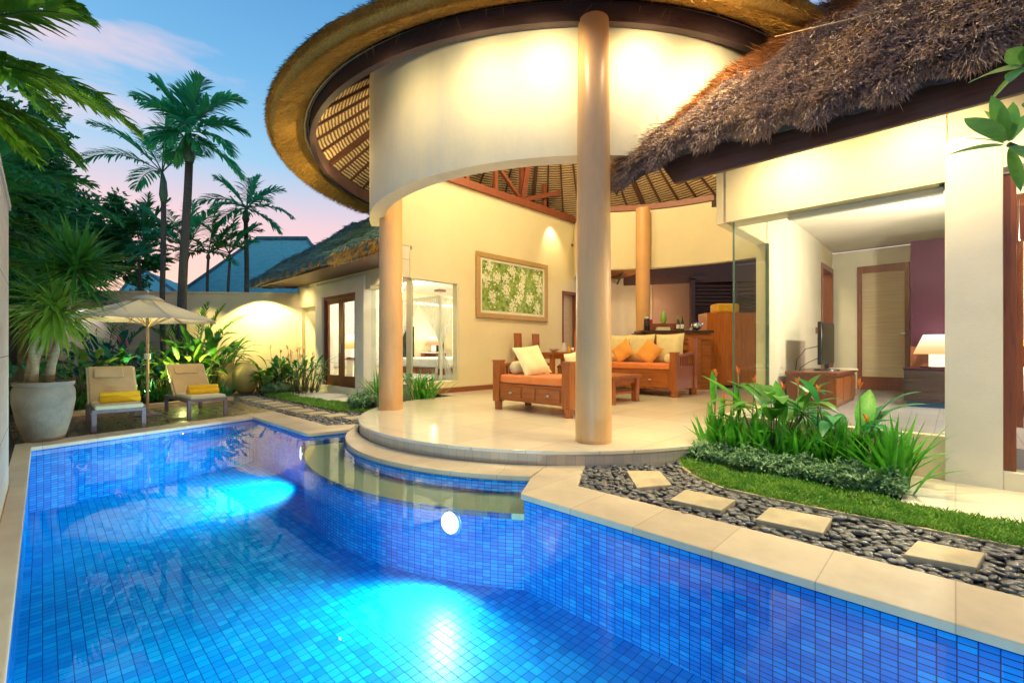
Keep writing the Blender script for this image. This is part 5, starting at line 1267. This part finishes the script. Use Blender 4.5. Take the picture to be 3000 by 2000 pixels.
t = K(475,505,13.6); palm('tall slim palm with thin trunk, left of the thick one', K(482,1115,13.7), t, .075,.065, [(188,32,1.15,1.4),(165,60,.85,.6),(205,50,1.0,1.0),(110,82,.9,.2),(20,55,.8,1.0),(150,20,.9,1.3),(350,40,.7,1.2),(75,75,.8,.4)], 'leaf_teal', 2.1, .055, .55, .9, grp, 3, 44)
Yt = 13.0
t = K(550,385,Yt); palm('thickest tallest palm with a dense dark crown, trunk rising before the wall', K(530,1115,13.5), t, .13,.095, [(178,48,1.0,.9),(140,78,.7,.3),(200,65,.8,.7),(0,52,1.0,1.3),(12,30,.85,1.3),(-20,70,.8,.6),(350,-5,.9,1.3),(190,5,.6,1.5),(230,-20,.5,1.0),(330,-30,.6,.9),(270,-25,.55,.9),(300,10,.7,1.5),(10,-30,1.0,.7),(70,60,.9,.6),(90,85,.6,.2),(250,40,.6,1.5),(160,-40,.5,.6)], 'leaf_teal', 1.9, .085, .62, .9, grp, 9, 44)
Yt = 15.8
t = K(722,610,Yt); palm('smaller leaning crown palm nearest the thatched roof', K(716,1080,Yt), t, .085,.07, [(180,30,.9,1.2),(200,55,.7,.7),(20,48,.75,.9),(350,8,1.0,1.1),(60,75,.65,.4),(-30,25,.7,1.2),(110,70,.7,.5),(170,-5,.8,1.1),(300,0,.6,1.3),(240,10,.6,1.3),(10,-20,.7,1.0)], 'leaf_teal', 1.9, .07, .55, .5, grp, 5, 36)
t = K(545,735,15.4); palm('young bushy palm low between the two tall trunks', K(540,1080,15.4), t, .06,.05, [(180,20,1,1.2),(200,55,.9,.8),(20,35,1,1.0),(340,55,.8,.9),(90,80,.8,.3),(150,60,.9,.7),(270,30,.8,1.2),(0,5,.8,1.0),(220,0,.7,1.0)], 'leaf_teal', 2.3, .07, .55, .2, grp, 6, 36)
t = K(612,742,15.2); palm('young pale palm fanning before the distant blue roof', K(606,1080,15.2), t, .05,.04, [(180,45,.9,.8),(20,45,1,.9),(340,20,.9,1.0),(90,80,.9,.3),(160,15,.8,1.0),(60,60,.8,.6)], 'leaf', 1.9, .06, .48, .2, grp, 7, 36)
t = K(672,742,15.3); palm('young palm with pale fronds rising just left of the thatched wing', K(668,1080,15.3), t, .05,.04, [(180,55,.9,.8),(20,60,.8,.9),(200,20,.9,1.0),(90,80,.9,.3),(140,40,.8,1.0),(340,30,.7,.8)], 'leaf_teal', 1.8, .06, .45, .2, grp, 8, 34)
t = K(410,720,15.8); palm('bushy palm whose fronds fill the sky left of the slim trunk', K(408,1080,15.8), t, .06,.05, [(180,30,.9,1.0),(20,45,.9,1.0),(200,5,.9,1.0),(90,80,.9,.3),(140,60,.9,.8),(340,20,.8,1.0),(40,70,.9,.6)], 'leaf_dark', 2.2, .07, .55, .2, grp, 12, 36)
# near palm on the left: its crown hangs into the picture, its trunk stands behind the boundary wall
nb_ = (-8.6,5.9,0); nt_ = (-8.3,6.1,5.0)
palm('big near palm whose bright fronds hang in from the left edge', nb_, nt_, .16,.13, [(-10,58,.95,1.0),(5,38,1.0,1.1),(-25,34,1.0,1.2),(14,15,1.0,1.1),(-5,8,.95,1.3),(22,50,.9,1.0),(-38,15,1.0,1.2),(35,20,1.0,1.2),(-50,45,.9,1.0),(-18,-12,.8,1.0),(60,30,.9,1.0),(10,-20,.75,.9),(28,-10,.8,.9)], 'leaf_near', 2.75, .085, .62, .7, 'palms reaching in from the left', 14, 58)
palm('second near palm, lower and darker, behind the bright fronds', (-10.6,8.6,0), (-10.4,8.6,4.0), .14,.11, [(0,50,.9,1.0),(-15,25,1.0,1.2),(20,20,1.0,1.2),(5,0,.9,1.1),(-30,0,.9,1.0),(40,40,.8,1.0),(-10,-22,.8,.8),(70,60,.7,.8),(-60,30,.8,1.0),(120,50,.8,1.0)], 'leaf_dark', 2.6, .085, .6, .7, 'palms reaching in from the left', 15, 52)
palm('third near palm, low fronds over the potted pandan', (-10.2,7.6,0), (-9.9,7.6,2.9), .12,.10, [(0,45,.9,1.0),(-20,25,1.0,1.2),(20,20,1.0,1.2),(5,5,.9,1.1),(-35,10,.9,1.0),(40,40,.8,1.0),(-10,70,.8,.8),(70,60,.7,.8),(-60,30,.8,1.0)], 'leaf', 2.1, .08, .5, .5, 'palms reaching in from the left', 16, 46)
# broad leafed trees beyond the wall
def tree(label, base, blobs, nleaf, size, mat, seed, name='broadleaf_tree'):
    rnd = random.Random(seed); r = thing(name, label, 'tree', base, 0, 'leafy trees beyond the garden wall')
    m = MB(); cen = (sum(b[0][0] for b in blobs)/len(blobs), sum(b[0][1] for b in blobs)/len(blobs), sum(b[0][2] for b in blobs)/len(blobs))
    fork = (base[0]*.6+cen[0]*.4, base[1]*.6+cen[1]*.4, base[2]+(cen[2]-base[2])*.45)
    m.tube([base, fork], [.2,.14], 10)
    for c, rr in blobs:
        mid = tuple((fork[k]+c[k])/2+(.15 if k == 2 else 0) for k in range(3)); m.tube([fork, mid, c], [.10,.06,.02], 7)
    m.build('trunk', M['trunk'], r, off=base, smooth=True)
    m = MB(); tot = sum(rr**2 for c, rr in blobs)
    for c, rr in blobs:
        k = int(nleaf*rr*rr/tot); twigs = [vnorm((rnd.gauss(0,1), rnd.gauss(0,1), rnd.gauss(0,1)*.8)) for _ in range(max(5, int(rr*16)))]
        for i in range(k):
            tw = rnd.choice(twigs); s = rnd.random()**.45; q = vadd(c, vadd(vmul(tw, rr*s*rnd.uniform(.85,1.15)), (rnd.gauss(0,.13*rr), rnd.gauss(0,.13*rr), rnd.gauss(0,.10*rr))))
            d = vnorm((tw[0]+rnd.gauss(0,.7), tw[1]+rnd.gauss(0,.7), tw[2]*.4+rnd.gauss(0,.5)-.15)); L = size*rnd.uniform(.6,1.25)
            sd = vnorm(vcross(d, (rnd.gauss(0,1), rnd.gauss(0,1), rnd.gauss(0,1)))); w = L*.2; e = vadd(q, vmul(d, L)); mm = vadd(q, vmul(d, L*.45)); n = len(m.v)
            m.v += [q, vadd(mm, vmul(sd, w)), e, vsub(mm, vmul(sd, w))]; m.f.append((n,n+1,n+2,n+3))
    m.build('crown', M[mat], r, off=base); return r
def KB(px, py, Y, r): return (K(px, py, Y), r)
tree('dark broadleaf tree sloping down towards the slim palms', K(130,1080,16.5), [KB(60,600,16,1.5),KB(150,600,16.2,1.3),KB(110,700,16,1.5),KB(215,660,16.4,1.1),KB(285,690,16.3,.95),KB(345,640,16.6,.8),KB(400,665,16.5,.75),KB(330,760,16.2,1.1),KB(420,745,16.4,.7),KB(60,760,16,1.4),KB(190,770,16,1.3)], 26000, .24, 'leaf_dark', 31)
tree('second dark tree filling the far left corner behind the palms', K(20,1080,13), [KB(10,560,12.5,1.2),KB(60,640,12.8,1.2),KB(20,700,12.5,1.2),KB(110,780,13,1.1),KB(40,800,12.7,1.1),KB(200,810,13.2,.9),KB(70,520,12.6,1.1),KB(-20,430,12.4,1.3),KB(30,350,12.6,1.1)], 20000, .22, 'leaf_dark', 32)
# arching areca palms against the garden wall
def areca(label, base, fr, L, mat='leaf', seed=1, lw=.04, ll=.34, stems=4, h=.7):
    rnd = random.Random(seed); r = thing('areca_palm', label, 'palm', base, 0, 'areca palms in front of the garden wall'); mb = MB(); st = MB()
    for k in range(stems):
        t = 2*PI*k/stems; st.tube([(.08*cos(t),.08*sin(t),0),(.12*cos(t),.12*sin(t),h)],[.025,.018],7)
    for az, el, Ls, dp in fr:
        t = math.radians(az); e = math.radians(el); frond(mb, st, (.1*cos(t),.1*sin(t),h*.9), (cos(t)*cos(e), sin(t)*cos(e), sin(e)), L*Ls, lw, ll, dp, 30, rnd, leafd=.5, stem=.012, gap=.3)
    mb.build('fronds', M[mat], r, smooth=True); st.build('stems', M['trunk_green'], r, smooth=True)
areca('areca palm arching over the right lounger against the lit wall', (K(560,1120,13.4)[0],13.4,0), [(170,62,1,.9),(10,62,1.05,1.1),(30,75,1,.9),(340,52,1,1.3),(200,75,.9,.7),(250,60,.8,1.0),(90,80,.9,.4),(0,40,.8,1.0),(355,80,.95,.7)], 2.1, seed=2)
areca('areca palm behind the parasol, darker and taller', (K(300,1120,13.2)[0],13.2,0), [(170,60,1,.9),(20,60,1.0,1.1),(200,72,1,.8),(340,60,1,1.2),(90,80,.9,.4),(140,50,.9,1.0),(270,60,.8,1.0)], 2.3, 'leaf_dark', 3)
areca('small areca palm between the two loungers, brightly lit', (K(500,1130,11.6)[0],11.6,0), [(170,55,1,.9),(20,60,1.0,1.1),(200,72,1,.8),(300,60,.8,1.2),(90,80,.9,.4),(250,40,.8,1.0)], 1.15, 'leaf_yellow', 4, .03, .22, 3, .4)
# broad leaved understorey
def broad(label, loc, n, h, L, Wd, mat, seed, spread=.25, flowers=0, fmat='flower', group='broad leaved garden plants', lean=.35, name='broad_leaf_plant', cat='plant', prof='lance'):
    rnd = random.Random(seed); r = thing(name, label, cat, loc, 0, group); m = MB(); st = MB()
    for i in range(n):
        t = rnd.uniform(0, 2*PI); rr = spread*sqrt(rnd.random()); p = (rr*cos(t), rr*sin(t), 0); hh = h*rnd.uniform(.35,1); ln = lean*rnd.uniform(.3,1.2)
        q = (p[0]+ln*hh*cos(t), p[1]+ln*hh*sin(t), hh); st.tube([p, ((p[0]*.6+q[0]*.4),(p[1]*.6+q[1]*.4),hh*.55), q], [.010,.008,.006], 5)
        e = rnd.uniform(.25,1.25); m.leaf(q, (cos(t)*cos(e), sin(t)*cos(e), sin(e)), L*rnd.uniform(.7,1.15), Wd*rnd.uniform(.75,1.15), rnd.uniform(.6,1.6), prof, 7, .25)
    m.build('leaves', M[mat], r, smooth=True); st.build('stems', M['stem'], r, smooth=True)
    for i in range(flowers):
        t = rnd.uniform(0, 2*PI); rr = spread*.8*rnd.random(); p = (rr*cos(t), rr*sin(t), 0); hh = h*rnd.uniform(1.15,1.5); q = (p[0]+.12*hh*cos(t), p[1]+.12*hh*sin(t), hh)
        f = MB()
        for k in range(5): 
            u = rnd.uniform(0, 2*PI); f.leaf((q[0],q[1],q[2]-.02*k), (cos(u)*.7, sin(u)*.7, .8), L*.28*rnd.uniform(.7,1.1), .022, -.3, 'lance', 3, .6)
        fo = f.build('blossom', M[fmat], r, smooth=True); MB().tube([p, q], [.006,.004], 5).build('stalk', M['stem'], fo, smooth=True)
    return r
bx = [ (70,1150,8.5,'leaf_dark'), (250,1120,11.5,'leaf_blue'), (330,1110,12.2,'leaf_blue'), (215,1150,9.6,'leaf'), (265,1140,10.4,'leaf_yellow'), (360,1135,10.9,'leaf_dark'), (405,1130,11.3,'leaf'), (455,1130,11.6,'leaf_blue'), (490,1130,12.4,'leaf_dark'), (525,1130,11.6,'leaf_yellow'), (560,1135,11.3,'leaf_yellow'), (590,1130,12.0,'leaf'), (615,1130,12.0,'leaf'), (624,1130,12.2,'leaf'), (636,1125,13.2,'leaf')]
where = ['left of the big pot, with a pink bract', 'behind the left lounger, bluish', 'left under the parasol, large dark blue leaves', 'beside the right side of the big pot', 'pale fan leaves right above the left lounger', 'directly right of the left lounger', 'left of the parasol pole', 'just right of the parasol pole, bluish', 'between pole and right lounger, dark', 'brightly lit yellow, behind the right lounger', 'brightest yellow leaves above the right lounger back', 'green, above the right lounger head pad', 'green, right of the right lounger head', 'tall leaves beside the left ochre urn', 'tallest leaves against the lit wall by the left urn']
for k, (px, py, Y, mt) in enumerate(bx):
    x = (px-HX)*Y/F; big = k in (2,11,12,13,14)
    broad('broad leaved plant '+where[k], (x, Y, 0), 26 if not big else 34, 1.0 if not big else 1.3, .52 if not big else .6, .14 if not big else .18, mt, 100+k, .3, 2 if k in (0,2,6,8) else 0, 'pink_flower')
low = [(235,8.9),(300,10.0),(345,10.4),(385,10.6),(430,10.7),(480,11.0),(520,10.9),(560,11.0),(600,11.2),(625,11.6),(640,11.0)]
lown = ['right of the big pot','behind the left lounger seat','left of the first lounger back','just left of the parasol pole foot','at the parasol pole foot','behind the right lounger legs','below the lit yellow leaves','behind the right lounger seat','under the right lounger back','beside the yellow towel','at the start of the far path']
for k, (px, Y) in enumerate(low):
    x = (px-HX)*Y/F; r = thing('strap_plant', 'low strappy tuft '+lown[k], 'plant', (x,Y,0), 0, 'low strappy tufts along the deck'); m = MB(); rnd = random.Random(k+50)
    for i in range(60):
        t = rnd.uniform(0,2*PI); e = rnd.uniform(.5,1.45); m.leaf((rnd.gauss(0,.14),rnd.gauss(0,.1),0), (cos(t)*cos(e),sin(t)*cos(e),sin(e)), rnd.uniform(.25,.55), .028, rnd.uniform(.4,1.2), 'strap', 5, .3)
    m.build('leaves', M[('leaf','leaf_dark','leaf_yellow')[k%3]], r, smooth=True)
# shrubs and urns at the far end of the path
for px, lab, s in ((668,'ochre egg shaped urn, the left of the two at the end of the path',1.0),(720,'ochre egg shaped urn, the right of the two at the end of the path',1.05),(790,'smaller ochre urn half hidden by big leaves near the bedroom wing',.75)):
    Y = 12.35 if px < 750 else 13.0; x = (px-HX)*Y/F; r = thing('urn', lab, 'urn', (x,Y,0), 0, 'ochre urns by the garden wall')
    MB().lathe([(.13*s,0),(.24*s,.12*s),(.315*s,.34*s),(.30*s,.54*s),(.20*s,.74*s),(.10*s,.80*s),(.13*s,.84*s),(.10*s,.84*s),(.08*s,.78*s)],36).build('body', M['urn'], r, smooth=60)
vl = [(772,12.9,'leaf'),(788,12.6,'leaf_yellow'),(800,12.5,'leaf'),(835,12.7,'leaf_dark'),(860,12.9,'leaf'),(885,12.3,'leaf'),(905,12.6,'leaf_dark')]
vn = ['leaning over the right ochre urn','with round pale leaves by the right urn','in the middle of the far bed','dark, in the far bed','tall, left of the bedroom door surround','with orange tips beside the door surround','next to the low wall of the far bedroom']
for k, (px, Y, mt) in enumerate(vl):
    x = (px-HX)*Y/F
    broad('heliconia clump '+vn[k] if k > 2 else 'broad leaved plant '+vn[k], (x, Y, 0), 24, .75 if k < 3 else .85, .40, .17 if k < 3 else .09, mt, 200+k, .28, 3 if k > 2 else 0, 'flower')
def shrub(label, loc, rx, ry, h, n, size, mat, seed, rz=RZ, group='low dusty shrubs'):
    rnd = random.Random(seed); r = thing('shrub', label, 'shrub', loc, rz, group); m = MB(); st = MB()
    for i in range(n):
        t = rnd.uniform(0,2*PI); s = sqrt(rnd.random()); k = rnd.random(); x, y = rx*s*cos(t), ry*s*sin(t); z = h*(.25+.75*k)*(1-.45*s*s)*(.8+.25*sin(x*19)*sin(y*23))
        if i % 12 == 0: st.tube([(x*.7,y*.7,0),(x,y,z)],[.004,.002],4)
        for q in range(4):
            u = rnd.uniform(0,2*PI); e = rnd.uniform(-.2,1.2); m.leaf((x,y,z), (cos(u)*cos(e),sin(u)*cos(e),sin(e)), size*rnd.uniform(.6,1.2), size*.34, .6, 'lance', 3, .3)
    m.build('leaves', M[mat], r); st.build('twigs', M['stem'], r)
k = 0
for (a, b, rx, ry, h, lab) in ((-1.86,4.98,.26,.20,.24,'against the terrace step'),(-1.45,4.92,.26,.2,.25,'second from the terrace step'),(-1.05,4.90,.26,.2,.25,'in the middle of the near bed'),(-.68,4.86,.24,.19,.26,'fourth from the terrace step'),(-.42,4.88,.14,.16,.24,'at the apron end of the near bed')):
    k += 1; shrub('low dusty green shrub '+lab, W(a,b,0), rx, ry, h, 520, .05, 'leaf_dusty', 300+k)
for (a, b, lab) in ((-8.5,4.55,'at the foot of the far column'),(-9.1,4.75,'left of the far column foot'),(-13.2,4.55,'at the left end of the far apron'),(-12.9,4.25,'by the tip of the far lawn')):
    k += 1; shrub('low dusty green shrub '+lab, W(a,b,0), .35, .28, .36, 420, .075, 'leaf_dusty', 300+k)
# spider lily clumps and heliconias of the near bed
def lily(label, a, b, n, L, seed, sp=.12, mat='leaf_strap'):
    rnd = random.Random(seed); r = vthing('lily_clump', label, 'plant', a, b, 0, 0, 'strap leaved lilies in the beds'); m = MB()
    for i in range(n):
        t = rnd.uniform(0,2*PI); e = rnd.uniform(.75,1.5); m.leaf((rnd.gauss(0,sp),rnd.gauss(0,sp*.7),0), (cos(t)*cos(e),sin(t)*cos(e),sin(e)), L*rnd.uniform(.65,1.1), rnd.uniform(.026,.042), rnd.uniform(.1,.9), 'strap', 6, .45)
    m.build('leaves', M[mat], r, smooth=True)
ln = ['beside the terrace edge, leftmost in the near bed','second from the terrace edge in the near bed','third from the terrace edge in the near bed','at the middle of the near bed','behind the middle dusty shrub','before the glass wall, right of the middle','second from the apron in the near bed','tall fan at the apron corner of the near bed']
for k, (a, b) in enumerate(((-1.98,5.35),(-1.72,5.18),(-1.45,5.28),(-1.20,5.15),(-.98,5.30),(-.76,5.16),(-.55,5.24),(-.36,5.0))):
    lily('strap leaved lily clump '+ln[k], a, b, 52, .56 if k < 7 else .66, 400+k, .085 if k < 7 else .045)
for k, (a, b, lab) in enumerate(((-8.55,5.1,'right behind the far column'),(-9.0,5.25,'left of the far column'),(-8.2,5.7,'between far column and corner glass'))):
    lily('strap leaved lily clump '+lab, a, b, 60, .8, 420+k, .14)
def heliconia(label, a, b, stems, seed):
    rnd = random.Random(seed); r = vthing('heliconia', label, 'heliconia', a, b, 0, 0, 'orange flowered heliconias before the glass wall')
    st = MB(); m = MB()
    for (dx, dy, h, leaves, fl) in stems:
        p = (dx,dy,0); q = (dx+rnd.gauss(0,.02), dy, h); st.tube([p, q], [.008,.005], 6)
        for (z, az, el, L, w) in leaves:
            t = math.radians(az)-RZ; e = math.radians(el); s0 = (dx,dy,z); m.leaf(s0, (cos(t)*cos(e),sin(t)*cos(e),sin(e)), L*1.2, w*1.25, .5, 'lance', 8, .22)
        if fl:
            f = MB()
            for k in range(5):
                u = rnd.uniform(0,2*PI); f.leaf((q[0],q[1],q[2]-.012*k), (cos(u)*.55,sin(u)*.55,.9), rnd.uniform(.055,.09), .02, -.4, 'lance', 4, .8)
            f.build('blossom', M['flower'], r, smooth=True)
    st.build('stems', M['stem'], r, smooth=True); m.build('leaves', M['leaf_strap'], r, smooth=True)
heliconia('slim heliconia with one upright leaf left of the glass corner', -2.02, 5.45, [(0,0,.92,[(.55,90,85,.34,.07),(.30,200,75,.26,.07)],1),(.08,.02,.62,[(.4,60,60,.25,.06)],1)], 1)
heliconia('heliconia with one huge pale leaf leaning left', -1.62, 5.42, [(0,0,.86,[(.50,170,48,.55,.15),(.28,165,35,.40,.11),(.35,10,55,.3,.08)],1),(-.12,.03,.95,[(.45,100,80,.3,.07)],1)], 2)
heliconia('heliconia with upright bright green leaves in the middle', -1.30, 5.40, [(0,0,.80,[(.42,80,72,.40,.12),(.40,15,38,.36,.10),(.25,340,-20,.32,.10),(.3,200,20,.3,.09)],1),(.12,.0,.86,[(.5,30,60,.3,.08)],1),(.22,.04,.72,[(.35,60,30,.26,.09)],1)], 3)
heliconia('heliconia with arching leaves right of the television', -.98, 5.36, [(0,0,.80,[(.40,150,50,.42,.10),(.5,175,30,.32,.08),(.42,350,0,.35,.10),(.30,330,-30,.32,.12)],1)], 4)
heliconia('heliconia nearest the white door surround, with a broad upright leaf', -.62, 5.30, [(0,0,.86,[(.42,40,62,.40,.13),(.34,5,22,.42,.08),(.30,200,35,.28,.09)],1),(.05,.03,.55,[(.3,190,40,.28,.08)],1)], 5)
broad('broad leaved plant behind the middle heliconias, against the low glass wall', W(-1.42,5.52), 26, .72, .42, .13, 'leaf', 601, .22)
broad('broad leaved plant behind the right heliconias, next to the white surround', W(-.85,5.50), 22, .66, .40, .13, 'leaf_dark', 602, .22)
heliconia('heliconia beside the far column with an orange tip', -8.9, 5.5, [(0,0,1.0,[(.5,150,45,.4,.10),(.45,20,40,.4,.10),(.7,80,70,.3,.08)],1),(-.2,.1,.85,[(.4,170,50,.4,.1)],1)], 6)
heliconia('heliconia between the far column and the corner glass', -8.25, 5.65, [(0,0,.8,[(.5,20,35,.4,.10),(.4,150,40,.35,.1),(.45,340,20,.3,.08),(.3,60,60,.4,.1)],0)], 7)
# frangipani branch at the right edge: a whole small tree standing outside the frame
fr_ = thing('frangipani_tree', 'frangipani with broad pointed leaves reaching in at the upper right', 'tree', (4.5,2.25,0))
m = MB(); hub = [K(2955,423,2.45), K(3000,195,2.5), K(3075,330,2.4)]
m.tube([(4.5,2.25,0),(4.35,2.3,.9),(4.1,2.35,1.6)], [.11,.09,.07], 10)
m.tube([(4.1,2.35,1.6),(3.4,2.4,2.0),K(3060,470,2.45),hub[0]], [.06,.035,.02,.013], 9); m.tube([(4.1,2.35,1.6),(3.7,2.5,2.3),hub[1]], [.06,.035,.016], 9); m.tube([(4.1,2.35,1.6),(3.6,2.2,2.1),hub[2]], [.05,.03,.014], 9)
m.build('branches', M['trunk'], fr_, off=(4.5,2.25,0), smooth=True)
m = MB()
def fl_(hb, px, py, Y, w, seg=8):
    w *= 1.35
    e = K(px, py, Y); d = vsub(e, hb); L = vlen(d); m.leaf(vadd(hb, vmul(d, .10)), (d[0],d[1],d[2]+.12*L), L*.92, w, .30, 'lance', seg, .18)
for px, py, Y, w in ((2765,458,2.5,.055),(2828,345,2.35,.075),(2885,325,2.5,.06),(2905,280,2.3,.05),(2968,300,2.35,.05),(3010,330,2.5,.06),(2830,405,2.65,.05),(3040,480,2.2,.06),(2990,560,2.3,.04)): fl_(hub[0], px, py, Y, w)
for px, py, Y, w in ((2838,243,2.4,.07),(2900,300,2.6,.06),(2955,145,2.5,.09),(3040,120,2.4,.07),(3060,230,2.3,.07),(2960,240,2.3,.06)): fl_(hub[1], px, py, Y, w)
for px, py, Y, w in ((3000,300,2.3,.06),(3120,250,2.4,.07),(3010,400,2.3,.05)): fl_(hub[2], px, py, Y, w)
m.build('leaves', M['leaf_frang'], fr_, off=(4.5,2.25,0), smooth=True)
# thin line of the rope over the right roof
ro = MB().tube([K(2270,108,4.85), K(2450,66,4.5), K(2760,-10,4.0)], .004, 6); tag(ro.build('rope', M['trunk_pale'], smooth=True), 'thin pale rope stretched over the near thatch', 'rope')

# ---------------------------------------------------------------- garden lights
def spike(label, x, y, tgt, p, col=WARM, cone=100):
    r = thing('garden_spotlight', label, 'spotlight', (x,y,0)); d = vnorm(vsub(tgt, (x,y,.12)))
    MB().lathe([(.008,-.02),(.008,.1)],8).build('spike', M['black'], r); m = MB().tube([(0,0,.10),vadd((0,0,.10),vmul(d,.09))],[.03,.042],14); m.build('head', M['black'], r, smooth=40)
    lamp('spot_bulb', 'SPOT', vadd((x,y,.10),vmul(d,.10)), p, col, .03, tgt, cone, .7)
spike('small black spotlight between the pot and the left lounger', K(205,1150,8.3)[0], 8.3, (-7.4,9.4,2.6), 70, (1,.86,.40), 90)
spike('small black spotlight behind the right lounger', K(545,1130,10.6)[0], 10.6, (-7.9,12.3,2.4), 300, (1,.88,.4), 100)
spike('small black spotlight under the parasol', K(420,1130,10.2)[0], 10.2, (-8.8,11.4,2.2), 130, (1,.95,.5), 100)
spike('small black spotlight below the dracaena pot rim', K(150,1290,6.9)[0]-.1, 6.95, (pc[0]+.1,pc[1],1.8), 34, (1,.95,.6), 80)
spike('small black spotlight in the far bed by the urns', K(700,1130,12.3)[0], 12.3, (K(700,1000,14)[0],14.2,.9), 45, (1,.9,.5), 130)
spike('added spotlight hidden beside the far column foot, aimed at the eave', *W(-7.95,4.42)[:2], (-4.3,8.4,4.7), 200, (1,.76,.25), 80)  # uplight made up to turn the round eave golden
lamp('parasol_lamp', 'SPOT', (up[0]+.1,up[1]+.3,.5), 110, (1,.82,.25), .03, (up[0],up[1],2.2), 95, .8)
lamp('wall_washer', 'SPOT', (K(765,880,14.3)[0],13.6,2.80), 420, (1,.86,.32), .03, (K(765,880,14.3)[0],14.35,1.3), 118, .22)
lamp('wall_washer', 'SPOT', (K(600,880,14.2)[0],13.4,2.8), 150, (1,.84,.32), .03, (K(600,880,14.2)[0],14.25,1.4), 90, .9)
lamp('wall_washer', 'SPOT', (K(240,880,13.9)[0],13.5,2.7), 50, (.85,.8,1), .03, (K(240,880,13.9)[0],13.95,1.5), 85, .6)
lamp('deck_lamp', 'SPOT', (K(545,1150,10.3)[0],10.2,.55), 8, (1,.95,.3), .03, (-6.9,9.4,0), 120, .5)
lamp('near_palm_lamp', 'SPOT', (-6.4,4.9,2.9), 300, (1,.95,.6), .04, (-7.5,6.4,4.9), 120, .8)
